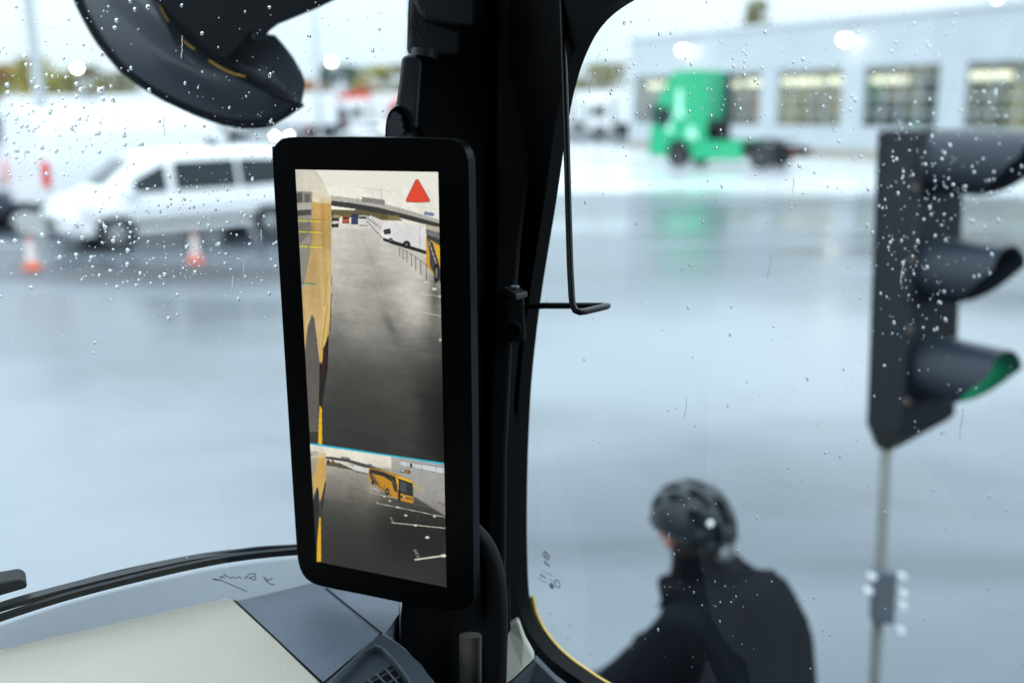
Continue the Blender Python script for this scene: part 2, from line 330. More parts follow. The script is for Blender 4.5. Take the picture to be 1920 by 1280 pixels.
# ---------------------------------------------------------------- vehicles
white = mat('white_car_paint', (.78, .80, .82), .22, coat=.6, var=.02); tyre = mat('tyre_rubber', (.02, .021, .023), .8); alloy = mat('alloy_rim', (.5, .52, .54), .3, .7)
carglass = mat('dark_car_glass', (.01, .02, .024), .12, spec=.35); blackp = mat('black_plastic', (.03, .032, .035), .55); redl = mat('red_lamp_lens', (.75, .03, .03), .25); clearl = mat('clear_lamp_lens', (.6, .65, .68), .15)
navy = mat('dark_blue_car_paint', (.03, .04, .07), .3, coat=.6); redp = mat('red_paint', (.62, .06, .05), .35); bluep = mat('blue_paint', (.05, .12, .3), .35)
headl = mat('headlight_glow', (1, .95, .7), .3, emit=14)
def interp(st, x):
    if x <= st[0][0]: return st[0][1:]
    for a, b in zip(st, st[1:]):
        if x <= b[0]:
            t = (x-a[0])/(b[0]-a[0]); return tuple(p+(q-p)*t for p, q in zip(a[1:], b[1:]))
    return st[-1][1:]
def car(name, label, cat, loc, rz, st, wheels, wr, paint, wins, group=None, screen=None, lamps=True, detail=True, rimmat=None, head_on=False, extra=None):
    """st: stations (x, z_low, z_belt, z_top, half_belt, half_top); front at +x; wins: side glass quads [(x,z)*4]"""
    t = thing(name, label, cat, loc, rz, group)
    xs = np.linspace(st[0][0], st[-1][0], 30); vs = []; fs = []; K = 17
    def section(x):
        zl, zb_, zt_, hb, ht = interp(st, x); pts = []
        prof = [(0, zl), (hb*.8, zl), (hb*.97, zl+.06), (hb, zl+(zb_-zl)*.45), (hb*.985, zb_), (ht+(hb-ht)*.35, zb_+(zt_-zb_)*.55), (ht, zb_+(zt_-zb_)*.88), (ht*.86, zt_-(zt_-zb_)*.02-.005), (0, zt_)]
        return [(y, z) for y, z in prof]+[(-y, z) for y, z in reversed(prof[1:-1])]
    for x in xs:
        sec = section(x); n = len(sec)
        for y, z in sec: vs.append((x, y, z))
    for i in range(len(xs)-1):
        for k in range(n): fs.append((i*n+k, i*n+(k+1) % n, (i+1)*n+(k+1) % n, (i+1)*n+k))
    fs.append(tuple(range(n))); fs.append(tuple(reversed(range((len(xs)-1)*n, len(xs)*n))))
    MB().add(vs, fs).build('body', paint, t, 50, bev=0)
    def sidey(x, z):
        sec = section(x)[:9]; zz = [s[1] for s in sec[1:]]; yy = [s[0] for s in sec[1:]]
        return float(np.interp(z, zz, yy))
    def patch(q, nm, m, off=.012, sides=(1, -1), res=8):
        for sgn in sides:
            v = []; N = res
            for i in range(N+1):
                for j in range(N+1):
                    u, w2 = i/N, j/N
                    x = (q[0][0]*(1-u)+q[1][0]*u)*(1-w2)+(q[3][0]*(1-u)+q[2][0]*u)*w2
                    z = (q[0][1]*(1-u)+q[1][1]*u)*(1-w2)+(q[3][1]*(1-u)+q[2][1]*u)*w2
                    v.append((x, sgn*(sidey(x, z)+off), z))
            MB().add(v, [(i*(N+1)+j, (i+1)*(N+1)+j, (i+1)*(N+1)+j+1, i*(N+1)+j+1) for i in range(N) for j in range(N)]).build(nm, m, t, 60)
    for q in wins: patch(q, 'window', carglass)
    if screen:                                            # windscreen strip follows the top line between x0 and x1
        for nm, (x0, x1) in screen.items():
            v = []; N = 8
            for i in range(N+1):
                x = x0+(x1-x0)*i/N; zl, zb_, zt_, hb, ht = interp(st, x)
                for f in (-.82, -.4, 0, .4, .82): v.append((x, f*ht, zt_+.012-abs(f)*.01))
            MB().add(v, [(i*5+j, (i+1)*5+j, (i+1)*5+j+1, i*5+j+1) for i in range(N) for j in range(4)]).build(nm, carglass, t, 60)
    L0, L1 = st[0][0], st[-1][0]
    if detail:
        patch([(L0+.25, st[0][1]+.03), (L1-.25, st[-1][1]+.03), (L1-.25, st[-1][1]+.14), (L0+.25, st[0][1]+.14)], 'sill_trim', blackp, .008)
    for x in wheels:
        for sgn in (1, -1):
            hb = interp(st, x)[3]; y = sgn*(hb-.12)
            MB().lathe([(wr*1.16, 0), (wr*1.16, .02)], (x, sgn*(hb-.015), wr*1.02), (0, sgn, 0), 24).build('wheel_arch', darkm, t)
            wh = MB().lathe([(wr*.6, -.1), (wr*.96, -.1), (wr, -.06), (wr, .08), (wr*.94, .12), (wr*.66, .12), (wr*.62, .10)], (x, y+sgn*.05, wr), (0, sgn, 0), 28).build('wheel', tyre, t, 50)
            rm = MB().lathe([(wr*.64, .0), (wr*.64, .118), (wr*.58, .12), (wr*.55, .09), (wr*.15, .10), (wr*.12, .125), (0, .125)], (x, y+sgn*.055, wr), (0, sgn, 0), 28)
            rm.build('rim', rimmat or alloy, wh, 50)
    if lamps:
        for sgn in (1, -1):
            zl, zb_, zt_, hb, ht = interp(st, L1-.1)
            MB().ball((L1-.16, sgn*(hb-.2), zl+(zb_-zl)*.80), (.2, .2, .13)).build('headlight', headl if head_on else clearl, t, 60)
            zl, zb_, zt_, hb, ht = interp(st, L0+.02)
            MB().box((L0-.03, sgn*(hb-.03)-.07, zb_-.15), (L0+.12, sgn*(hb-.03)+.07, zb_+.42)).build('tail_light', redl, t, bev=.02)
    if extra: extra(t, patch, sidey)
    return t
def yaw_from(p, q): d = q-p; return math.atan2(d.y, d.x)
# white people carrier: front at image left
pf, pr = G(222, 470), G(492, 446)                 # near front wheel, near rear wheel contact
# near wheels lie on the right-hand... the vehicle faces image-left, its left flank towards the bus
hd = (pf-pr).normalized(); yw = math.atan2(hd.y, hd.x); wb = 3.2
side = Vector((-hd.y, hd.x, 0)); side = side if side.y < 0 else -side
mid = pf-hd*1.6; org = mid-side*.95
print('mpv wheelbase', (pf-pr).length, 'dist', pf)
ST_MPV = [(-2.42, .42, 1.02, 1.60, .86, .62), (-2.30, .30, 1.04, 1.84, .94, .74), (-1.6, .27, 1.05, 1.91, .965, .78), (0, .26, 1.05, 1.92, .965, .80), (.75, .26, 1.06, 1.88, .965, .78), (1.15, .26, 1.06, 1.70, .96, .76), (1.62, .26, 1.05, 1.30, .955, .78), (1.80, .26, 1.04, 1.16, .95, .80), (2.25, .27, .93, 1.02, .93, .78), (2.50, .32, .74, .84, .86, .70), (2.58, .40, .62, .70, .74, .60)]
def mpv_extra(t, patch, sidey):
    patch([(-2.2, .70), (2.2, .66), (2.2, .72), (-2.2, .76)], 'side_moulding', mat('grey_moulding', (.5, .52, .54), .4), .02)
    for sgn in (1, -1): MB().ball((1.28, sgn*1.06, 1.12), (.09, .13, .12)).build('wing_mirror', white, t, 60)
    MB().box((2.50, -.45, .46), (2.60, .45, .60)).build('grille', blackp, t, bev=.02)
car('white_minivan', 'white people carrier with dark side windows, parked in front of the white panel van', 'minivan', (org.x, org.y, 0), yw, ST_MPV, (1.6, -1.6), .34, white,
    [[(.52, 1.10), (1.42, 1.10), (1.10, 1.38), (.52, 1.66)], [(-.95, 1.12), (.36, 1.11), (.36, 1.68), (-.95, 1.70)], [(-2.2, 1.16), (-1.02, 1.12), (-1.02, 1.70), (-2.1, 1.66)]],
    screen={'windscreen': (1.08, 1.70)}, extra=mpv_extra)
# white panel van: rear at image left, front at right, behind the minivan
g0, g1 = G(98, 434), G(430, 399)
hd = (g1-g0).normalized(); yw = math.atan2(hd.y, hd.x); side = Vector((-hd.y, hd.x, 0)); side = side if side.y < 0 else -side
print('van len', (g1-g0).length, g0, g1)
ST_VAN = [(-3.0, .45, 1.15, 2.66, .93, .80), (-2.9, .36, 1.16, 2.72, .99, .86), (1.1, .34, 1.18, 2.74, 1.0, .86), (1.6, .34, 1.18, 2.62, 1.0, .84), (2.35, .34, 1.2, 1.62, .99, .84), (2.55, .34, 1.12, 1.34, .97, .86), (2.95, .36, .95, 1.12, .92, .8), (3.08, .42, .72, .85, .8, .7)]
org = g0+hd*3.0-side*1.0
def van_extra(t, patch, sidey):
    patch([(-2.8, .62), (2.5, .62), (2.5, .74), (-2.8, .74)], 'side_moulding', blackp, .02)
    MB().box((-3.12, -.9, .40), (-2.98, .9, .62)).build('rear_bumper', blackp, t, bev=.03)
    for sgn in (1, -1): MB().box((1.9, sgn*1.02-.06, 1.5), (2.1, sgn*1.02+.1*sgn+.08, 1.85)).build('wing_mirror', blackp, t, bev=.03)
car('white_panel_van', 'tall white panel van with a red tail light, behind the white people carrier', 'van', (org.x, org.y, 0), yw, ST_VAN, (1.95, -1.75), .36, white,
    [[(1.35, 1.28), (2.28, 1.28), (2.0, 1.72), (1.35, 2.0)]], screen={'windscreen': (1.68, 2.38)}, extra=van_extra)
# dark car cut by the left edge of the picture
ST_CAR = [(-2.1, .35, .85, 1.0, .80, .60), (-1.95, .26, .88, 1.18, .86, .62), (-1.3, .22, .9, 1.44, .88, .62), (.1, .2, .9, 1.48, .88, .62), (.55, .2, .9, 1.34, .88, .64), (1.15, .2, .9, 1.0, .87, .66), (1.85, .24, .78, .86, .82, .62), (2.1, .34, .55, .62, .7, .5)]
cw = [[(.1, .96), (.95, .96), (.6, 1.12), (.1, 1.36)], [(-1.3, .96), (0, .96), (0, 1.36), (-1.1, 1.34)]]
c1 = G(-126, 426); car('dark_car', 'dark car cut off by the left edge of the view', 'car', (c1.x, c1.y, 0), R(12), ST_CAR, (1.3, -1.3), .32, navy, cw, screen={'windscreen': (.45, 1.12)})
c2 = G(2, 268); car('dark_van', 'dark blue van far left behind the dark car', 'van', (c2.x, c2.y, 0), R(80), [(a, b, c*1.1, d*.82, e, f) for a, b, c, d, e, f in ST_VAN], (1.95, -1.75), .36, navy, [], screen={'windscreen': (1.68, 2.38)})
# far vans between the mirror and the display arm
c3 = azi(632, 95); car('dark_van', 'dark van seen from behind in front of the red and white lorries', 'van', (c3.x, c3.y, 0), R(95), [(a, b, c, d*.98, e, f) for a, b, c, d, e, f in ST_VAN], (1.95, -1.75), .36, navy, [], screen={'rear_window': (-2.9, -2.7)})
c4 = azi(541, 78); c4.z = 0; car('grey_car', 'grey car with its headlights on, below the tip of the exterior mirror', 'car', (c4.x, c4.y, 0), R(-95), ST_CAR, (1.3, -1.3), .32, mat('grey_car_paint', (.2, .23, .27), .3, coat=.5), cw, screen={'windscreen': (.45, 1.12)}, head_on=True)
c5 = azi(725, 82); car('blue_car', 'blue car parked by the foot of the display arm, before the red lorry', 'car', (c5.x, c5.y, 0), R(160), ST_CAR, (1.3, -1.3), .32, bluep, cw, screen={'windscreen': (.45, 1.12)})
c6 = azi(690, 78); car('white_hatchback', 'small white car left of the blue car', 'car', (c6.x, c6.y, 0), R(170), ST_CAR, (1.3, -1.3), .32, white, cw, screen={'windscreen': (.45, 1.12)})
# lorries: cab + box
def lorry(px, Y, rz, boxm, cabm, label, L=7.5, band=None):
    t = thing('lorry', label, 'lorry', azi(px, Y), rz, 'lorries parked across the far side of the yard')
    MB().box((-L, -1.25, 1.1), (0, 1.25, 3.85)).build('cargo_box', boxm, t, bev=.05)
    if band: MB().box((-L-.02, -1.27, 3.35), (.02, 1.27, 3.87)).build('roof_band', band, t, bev=.03)
    cb = MB().prism([(.25, -1.2, .55), (2.2, -1.2, .55), (2.25, -1.2, 1.6), (2.05, -1.2, 2.8), (1.5, -1.2, 3.2), (.25, -1.2, 3.4)], (0, 2.4, 0)).build('cab', cabm, t, bev=.08)
    MB().add([(2.27, -1.05, 1.65), (2.27, 1.05, 1.65), (2.09, 1.05, 2.7), (2.09, -1.05, 2.7)], [(0, 1, 2, 3)]).build('windscreen', carglass, cb)
    for s in (-1, 1): MB().add([(.9, s*1.212, 1.7), (1.95, s*1.212, 1.7), (1.85, s*1.212, 2.5), (.9, s*1.212, 2.5)], [(0, 1, 2, 3)]).build('side_window', carglass, cb)
    MB().box((-L, -.5, .7), (1.5, .5, 1.09)).build('chassis', darkm, t)
    for x in (1.3, -L*.6, -L*.6-1.3):
        for s in (-1, 1): MB().lathe([(.2, -.13), (.5, -.13), (.5, .13), (.3, .13), (.2, .08)], (x, s*1.08, .5), (0, s, 0), 20).build('wheel', tyre, t, 50)
    return t
pw = mat('lorry_white', (.75, .78, .80), .4, var=.03)
for (px, Y, rz, bm_, cm_, lab, band) in [
    (20, 96, R(175), pw, pw, 'white lorry at the far left end of the row', None), (190, 92, R(182), pw, pw, 'plain white lorry behind the white panel van, above its roof', None),
    (330, 95, R(178), pw, redp, 'white lorry with a red cab, mostly hidden behind the exterior mirror', redp), (470, 90, R(184), pw, pw, 'white lorry below the exterior mirror', None),
    (590, 102, R(170), pw, redp, 'white lorry with a red band just right of the exterior mirror', redp), (700, 100, R(176), pw, pw, 'white lorry left of the display arm', None),
    (775, 98, R(178), redp, redp, 'red lorry half hidden by the display arm', None), (1075, 92, R(180), pw, pw, 'white lorry emerging right of the black pillar', None),
    (1150, 86, R(184), pw, pw, 'white lorry beside the left corner of the workshop building', None)]:
    lorry(px, Y, rz, bm_, cm_, lab, band=band)
t_ = azi(1095, 84)
# ---------------------------------------------------------------- green tractor unit (local +x = backwards, -y = flank towards the bus)
green = mat('green_truck_paint', (.008, .33, .15), .35, coat=.3, var=.04); mint = mat('pale_mint_decal', (.38, .78, .62), .3)
wf = G(1270, 313); wr_ = G(1424, 318)
hd = (wr_-wf).normalized(); yw = math.atan2(hd.y, hd.x); print('tractor wheelbase', (wr_-wf).length, wf)
sc_ = (wr_-wf).length/3.75
nn = Vector((-hd.y, hd.x, 0)); nn = nn if nn.y > 0 else -nn
o_ = wf+nn*1.2
t = thing('green_tractor_unit', 'bright green lorry tractor unit without trailer, in front of the workshop', 'truck', (o_.x, o_.y, 0), yw)
CH = 4.12
prof = [(-1.38, .42), (-1.40, 1.2), (-1.32, 1.75), (-1.05, 2.85), (-.95, 3.1), (-.35, CH-.08), (0, CH), (1.0, CH), (1.02, 1.05), (.62, 1.05), (.60, .75), (.50, .75), (.46, .95), (.3, 1.12), (0, 1.18), (-.3, 1.12), (-.46, .95), (-.52, .42)]
MB().prism([(x, -1.24, z) for x, z in prof], (0, 2.48, 0)).build('cab', green, t, bev=.07)
MB().add([(-1.345, -1.1, 1.80), (-1.345, 1.1, 1.80), (-1.085, 1.1, 2.82), (-1.085, -1.1, 2.82)], [(0, 1, 2, 3)]).build('windscreen', carglass, t)
MB().box((-1.45, -1.15, .5), (-1.39, 1.15, 1.15)).build('grille', blackp, t)
for s in (-1, 1):
    MB().add([(-1.1, s*1.252, 1.78), (-.35, s*1.252, 1.70), (-.35, s*1.252, 2.55), (-.9, s*1.252, 2.6)], [(0, 1, 2, 3)]).build('side_window', carglass, t)
    MB().box((1.025, s*1.20-.04, 1.1), (1.34, s*1.20+.04, CH-.1)).build('side_fairing', green if s < 0 else mat('dark_blue_fairing', (.012, .03, .06), .5, spec=.2), t, bev=.02)
    d = MB()                                                                 # pale pattern on the flank: stem that flares round the wheel
    sy = s*1.254
    stem = [(-.10, 3.3), (-.10, 2.5), (-.22, 2.1), (-.62, 1.62), (-.5, 1.5), (.95, 1.20), (.86, 1.55), (.40, 2.0), (.16, 2.5), (.16, 3.3)]
    d.prism([(x, sy, z) for x, z in stem], (0, s*.006, 0)).build('side_decal', mint, t)
    MB().lathe([(.42, 0), (.42, .01)], (.12, s*1.264, 1.75), (0, s, 0), 20).build('door_emblem', green, t)
    MB().box((-1.2, s*1.42-.12, 2.0), (-1.02, s*1.42+.12, 2.75)).build('wing_mirror', blackp, t, bev=.03)
    MB().box((.66, s*1.20-.04, .34), (2.95, s*1.20+.04, 1.16)).build('side_skirt', green, t, bev=.02)
    for x, r, w_ in ((0, .52, .16), (3.75, .52, .24)):
        wh = MB().lathe([(r*.55, -w_), (r*.96, -w_), (r, -w_+.05), (r, w_-.05), (r*.95, w_), (r*.6, w_), (r*.55, w_*.5)], (x, s*(1.22-w_), r), (0, s, 0), 28).build('wheel', tyre, t, 50)
        MB().lathe([(r*.56, 0), (r*.54, w_*.9), (r*.3, w_*.5), (.0, w_*.6)], (x, s*(1.22-w_), r), (0, s, 0), 24).build('rim', blackp, wh, 50)
    MB().box((3.1, s*1.0-.2, 1.08), (4.4, s*1.0+.2, 1.14)).build('mudguard', darkm, t, bev=.02)
    MB().box((5.05, s*1.0-.12, .66), (5.10, s*1.0+.12, .76)).build('tail_light', redl, t)
MB().box((.9, -.45, .62), (5.05, -.3, .92)).box((.9, .3, .62), (5.05, .45, .92)).box((1.4, -.9, .7), (2.9, .9, 1.0)).box((5.0, -1.2, .5), (5.06, 1.2, .85)).build('chassis', darkm, t)
MB().lathe([(.1, 1.17), (.48, 1.17), (.5, 1.22), (.1, 1.22)], (3.6, 0, 0)).build('fifth_wheel', darkm, t)
MB().lathe([(.09, 0), (.09, .3)], (4.3, -1.1, .72), (1, 0, 0), 16).build('air_tank', darkm, t, 40)
MB().box((1.06, -.7, 1.15), (1.5, .7, 2.0)).build('rear_cab_module', darkm, t, bev=.04)
t.scale = (sc_, 1, 1) if .93 < sc_ < 1.07 else (1, 1, 1)

# ---------------------------------------------------------------- traffic cones
coneo = mat('cone_orange', (.72, .16, .08), .5); conew = mat('cone_white', (.8, .8, .8), .4)
def cone(px, py, label, first=None):
    loc = G(px, py)
    if first: return dup(first, (loc.x, loc.y, 0), .3, label)
    t = thing('traffic_cone', label, 'traffic cone', (loc.x, loc.y, 0), .1, 'traffic cones by the white people carrier')
    MB().box((-.15, -.15, .0), (.15, .15, .03)).build('base', coneo, t, bev=.012)
    prof = lambda z: .105-.08*z/.54
    MB().lathe([(prof(.03), .03), (prof(.15), .15)], n=20).build('lower_band', coneo, t, 60)
    MB().lathe([(prof(.15), .15), (prof(.27), .27)], n=20).build('white_band', conew, t, 60)
    MB().lathe([(prof(.27), .27), (prof(.31), .31)], n=20).build('middle_band', coneo, t, 60)
    MB().lathe([(prof(.31), .31), (prof(.46), .46)], n=20).build('white_band', conew, t, 60)
    MB().lathe([(prof(.46), .46), (prof(.56), .56), (0, .565)], n=20).build('tip', coneo, t, 60)
    return t
cA = cone(61, 503, 'traffic cone near the bumper of the white people carrier, by the left edge')
cone(367, 491, 'traffic cone beside the sill of the white people carrier', cA)

# ---------------------------------------------------------------- portable traffic light beside the bus
tb = mat('signal_housing', (.003, .006, .010), .5, bump=.1, bscale=20, spec=.15); tv = mat('signal_visor', (.014, .020, .032), .4, spec=.35); gpole = mat('painted_pole', (.24, .25, .235), .5, var=.12, vscale=5)
zT = 3.28
pt = P(1722, 262, zT); pb = P(1690, 790, zT)
base = P(1640, 1290, zT); foot = Vector((base.x-.02, base.y+.02, 0))
tl = thing('traffic_light', 'black three-lamp traffic light with its green lamp lit, on a slim pole', 'traffic light', foot, 0, world=True)
thd = R(-56); fdv = Vector((math.cos(thd), math.sin(thd), 0)); lt = Vector((-fdv.y, fdv.x, 0))  # facing direction and its left
axis = (P(1672, 240, zT)-P(1652, 775, zT)).normalized()
c0 = P(1705, 790, zT)+lt*.02
def TL(f, l, u): return c0+fdv*f+lt*l+axis*u
hh = (P(1672, 240, zT)-P(1652, 780, zT)).length+.012
mb = MB(); vs = [TL(f, l, u) for u in (0, hh) for f, l in ((-.075, -.15), (.06, -.15), (.06, .15), (-.075, .15))]
mb.add(vs, [(4, 5, 6, 7), (0, 1, 5, 4), (1, 2, 6, 5), (2, 3, 7, 6), (3, 0, 4, 7)])
lowp = [TL(-.06, -.115, -.085), TL(-.01, -.115, -.085), TL(-.01, -.065, -.085), TL(-.06, -.065, -.085)]
mb.add(vs[:4]+lowp, [(0, 1, 5, 4), (1, 2, 6, 5), (2, 3, 7, 6), (3, 0, 4, 7), (4, 5, 6, 7)])
mb.build('housing', tb, tl, bev=.012)
bb = MB(); 
for k in range(3): 
    u = .16+k*.327
    bb.add([TL(.062, -.14, u-.13), TL(.062, .14, u-.13), TL(.062, .14, u+.17), TL(.062, -.14, u+.17)], [(0, 1, 2, 3)])
lensc = [mat('green_lens', (.02, .9, .35), .3, emit=14), mat('amber_lens_off', (.12, .07, .02), .3), mat('red_lens_off', (.12, .02, .02), .3)]
for k in range(3):
    u0 = (.19, .51, .86)[k]
    MB().lathe([(.09, 0), (.075, .008), (0, .014)], TL(.0625, .004, u0), fdv, 28).build('lens', lensc[k], tl, 60)
    v = MB(); N = 28; vs = []; fs = []
    rr = .104
    for i in range(N+1):
        a = -3.0+6.0*i/N                               # angle from the top, open at the bottom
        fl = (.255, .255, .33)[k]-.17*max(0, (abs(a)-1.25)/1.75)**.9
        for rad, ln in ((rr, 0), (rr*.98, fl), (rr*.98-.004, fl), (rr-.004, 0)):
            vs.append(TL(.055+ln, math.sin(a)*rad, u0+math.cos(a)*rad-ln*.0))
    for i in range(N):
        for j in range(4): fs.append((i*4+j, i*4+(j+1) % 4, (i+1)*4+(j+1) % 4, (i+1)*4+j))
    v.add(vs, fs).build('visor', tv, tl, 40)
for u in (.10, .33, .55, .78):
    MB().lathe([(.012, 0), (.012, .012)], TL(.062, -.135, u), fdv, 10).build('bolt', mat('rusty_bolt', (.07, .05, .04), .6), tl)
ptop = TL(-.035, -.09, -.08)
MB().tube([ptop, base, foot], .019, 16).build('pole', gpole, tl, 40)
dn = (base-ptop).normalized(); cc = P(1655, 1115, zT-.02)
cl = MB(); cl.box((-.036, -.04, -.085), (.036, .04, .085)); q = dn.to_track_quat('Z', 'Y').to_matrix().to_4x4(); cl.xf(Matrix.Translation(cc) @ q)
clo = cl.build('clamp', mat('cast_clamp', (.10, .12, .14), .5, .3), tl, bev=.008)
chrome = mat('zinc_bolt', (.85, .87, .88), .3)
for dx, dz in ((-.048, -.075), (.048, -.075), (-.058, -.028), (.052, -.02), (.052, .02), (.05, .10)):
    pc = cc+Matrix.Identity(3) @ Vector((dx, -.03, 0))+dn*dz
    MB().lathe([(.006, -.03), (.006, 0), (.012, .0), (.012, .012), (.006, .014)], pc, (0, -1, .2), 8).build('bolt', chrome, clo)
MB().lathe([(.25, 0), (.25, .05), (.04, .09), (.03, .3)], foot, n=24).build('foot', tb, tl, 40)

# ---------------------------------------------------------------- cyclist and bicycle
jac = mat('black_jacket', (.0025, .0035, .006), .8, spec=.08, bump=.4, bscale=60, var=.2, vscale=10); skin = mat('skin', (.48, .22, .15), .5); trous = mat('dark_trousers', (.02, .022, .03), .8)
helm = mat('helmet_shell', (.006, .011, .015), .3, coat=.25, spec=.3); helmd = mat('helmet_liner', (.006, .007, .009), .8); lightgrey = mat('reflective_patch', (.75, .78, .78), .3)
hc = P(1292, 985, 3.02)                                     # head centre
f_ = Vector((-math.sin(R(38)), math.cos(R(38)), 0)); l_ = Vector((-f_.y, f_.x, 0))
def Q(f, l, u): return hc+f_*f+l_*l+UP*u
bloc = Q(-.15, 0, 0); bloc.z = 0
pe = thing('person', 'cyclist in a black jacket and dark helmet seen from behind', 'person', bloc, 0, world=True)
def skinned(name, pts, edges, m, parent, root=0, sub=2):
    me = bpy.data.meshes.new(name); off = parent.location if parent.get('_w') else Vector()
    me.from_pydata([tuple(Vector(p[0])-off) for p in pts], edges, []); o = bpy.data.objects.new(name, me); C.objects.link(o); o.parent = parent
    md = o.modifiers.new('skin', 'SKIN'); md.use_smooth_shade = True
    sv = me.skin_vertices[0].data if me.skin_vertices else None
    if sv is None:
        bpy.context.view_layer.objects.active = o; sv = me.skin_vertices[0].data
    for i, p in enumerate(pts):
        r = p[1]; sv[i].radius = r if isinstance(r, tuple) else (r, r)
        sv[i].use_root = (i == root)
    s2 = o.modifiers.new('sub', 'SUBSURF'); s2.levels = sub; s2.render_levels = sub
    me.materials.append(m); return o
def hand_pt(s): return Q(.40, s*.27, -.66)
bd = [(Q(-.30, 0, -.66), (.16, .12)), (Q(-.24, 0, -.46), (.14, .11)), (Q(-.16, 0, -.30), (.16, .11)), (Q(-.08, 0, -.20), .07), (Q(-.03, 0, -.12), .055), (Q(-.01, 0, -.03), (.075, .09)), (Q(0, 0, .03), (.08, .1)), (Q(0, 0, .09), (.05, .06))]
ed = [(i, i+1) for i in range(7)]
for s in (1, -1):
    k = len(bd); bd += [(Q(-.12, s*.18, -.26), .055), (Q(.01, s*.33, -.45), .043), (Q(.20, s*.29, -.60), .034), (hand_pt(s), .026)]
    ed += [(2, k), (k, k+1), (k+1, k+2), (k+2, k+3)]
    k = len(bd); kn = Q(.12, s*.10, -.70 if s > 0 else -.84); ft = Vector((Q(-.02, s*.11, 0).x, Q(-.02, s*.11, 0).y, .42 if s > 0 else .22))
    bd += [(Q(-.28, s*.10, -.70), .09), (kn, .06), (ft, .04), (ft+f_*.14-UP*.03, .035)]; ed += [(0, k), (k, k+1), (k+1, k+2), (k+2, k+3)]
skinned('body', bd, ed, skin, pe)
# jacket: thicker chain over torso and arms
jd = [(Q(-.33, 0, -.74), (.21, .16)), (Q(-.30, 0, -.60), (.21, .16)), (Q(-.25, 0, -.45), (.22, .16)), (Q(-.17, 0, -.30), (.26, .16)), (Q(-.10, 0, -.20), (.125, .12)), (Q(-.055, 0, -.12), (.085, .085))]
je = [(i, i+1) for i in range(5)]
for s in (1, -1):
    k = len(jd); jd += [(Q(-.155, s*.198, -.25), .105), (Q(-.09, s*.295, -.36), .092), (Q(.02, s*.35, -.47), .078), (Q(.18, s*.32, -.57), .06), (Q(.32, s*.28, -.65), .046)]; je += [(3, k), (k, k+1), (k+1, k+2), (k+2, k+3), (k+3, k+4)]
jk = skinned('jacket', jd, je, jac, pe, root=2)
tx_ = bpy.data.textures.new('folds', 'CLOUDS'); tx_.noise_scale = .085; dm = jk.modifiers.new('folds', 'DISPLACE'); dm.texture = tx_; dm.strength = .045; dm.mid_level = .5; dm.texture_coords = 'GLOBAL'
# hood bunched round the neck
MB().tube([Q(.0, .09, -.16), Q(-.06, .135, -.155), Q(-.15, .09, -.17), Q(-.19, 0, -.185), Q(-.15, -.09, -.17), Q(-.06, -.135, -.155), Q(.0, -.09, -.16)], [.03, .045, .055, .06, .055, .045, .03], 12).build('collar', jac, pe, 60)
MB().tube([Q(-.04, 0, -.17), Q(-.035, 0, -.10), Q(-.025, 0, -.055)], [.088, .076, .072], 16).build('neck_warmer', jac, pe, 60)
td = [(Q(-.30, 0, -.70), (.17, .14))]; te = []
for s in (1, -1):
    k = len(td); kn = Q(.12, s*.10, -.70 if s > 0 else -.84); ft = Vector((Q(-.02, s*.11, 0).x, Q(-.02, s*.11, 0).y, .42 if s > 0 else .22))
    td += [(Q(-.27, s*.10, -.72), .105), (kn, .075), (ft+UP*.06, .055)]; te += [(0, k), (k, k+1), (k+1, k+2)]
    MB().ball(ft+f_*.07-UP*.03, (.11, .11, .05)).build('shoe', blackp, pe, 60)
skinned('trousers', td, te, trous, pe)
# five fingers each hand curled round the grip
for s in (1, -1):
    hp = hand_pt(s)
    fg = MB()
    for k in range(4):
        o2 = l_*s*(-.03+.021*k); L = [.9, 1.0, .95, .78][k]
        fg.tube([hp+o2, hp+o2+f_*.045*L+UP*.006, hp+o2+f_*.062*L-UP*.018, hp+o2+f_*.045*L-UP*.042, hp+o2+f_*.018-UP*.046], [.0095, .009, .0085, .008, .006], 8)
    fg.tube([hp-l_*s*.03, hp-l_*s*.05+f_*.02-UP*.02, hp-l_*s*.045+f_*.05-UP*.034], [.012, .010, .008], 8)
    fg.build('fingers', jac, pe, 60)
# face: nose, brow, ears on the head turned to the front
MB().ball(Q(.115, 0, -.02), (.02, .02, .028)).build('nose', skin, pe, 60)
for s in (1, -1):
    MB().ball(Q(-.005, s*.082, -.02), (.022, .022, .032)).build('ear', skin, pe, 60)
    MB().ball(Q(.092, s*.032, .005), .012).build('eye', mat('eye_dark', (.05, .04, .04), .2), pe, 60)
MB().ball(Q(.095, 0, -.065), (.022, .022, .009)).build('mouth', mat('lips', (.4, .13, .1), .5), pe, 60)
hair = MB().ball(Q(-.02, 0, .0), (.092, .092, .11), 20, 14).build('hair', mat('short_dark_hair', (.03, .025, .022), .8, bump=.5, bscale=80), pe, 60)
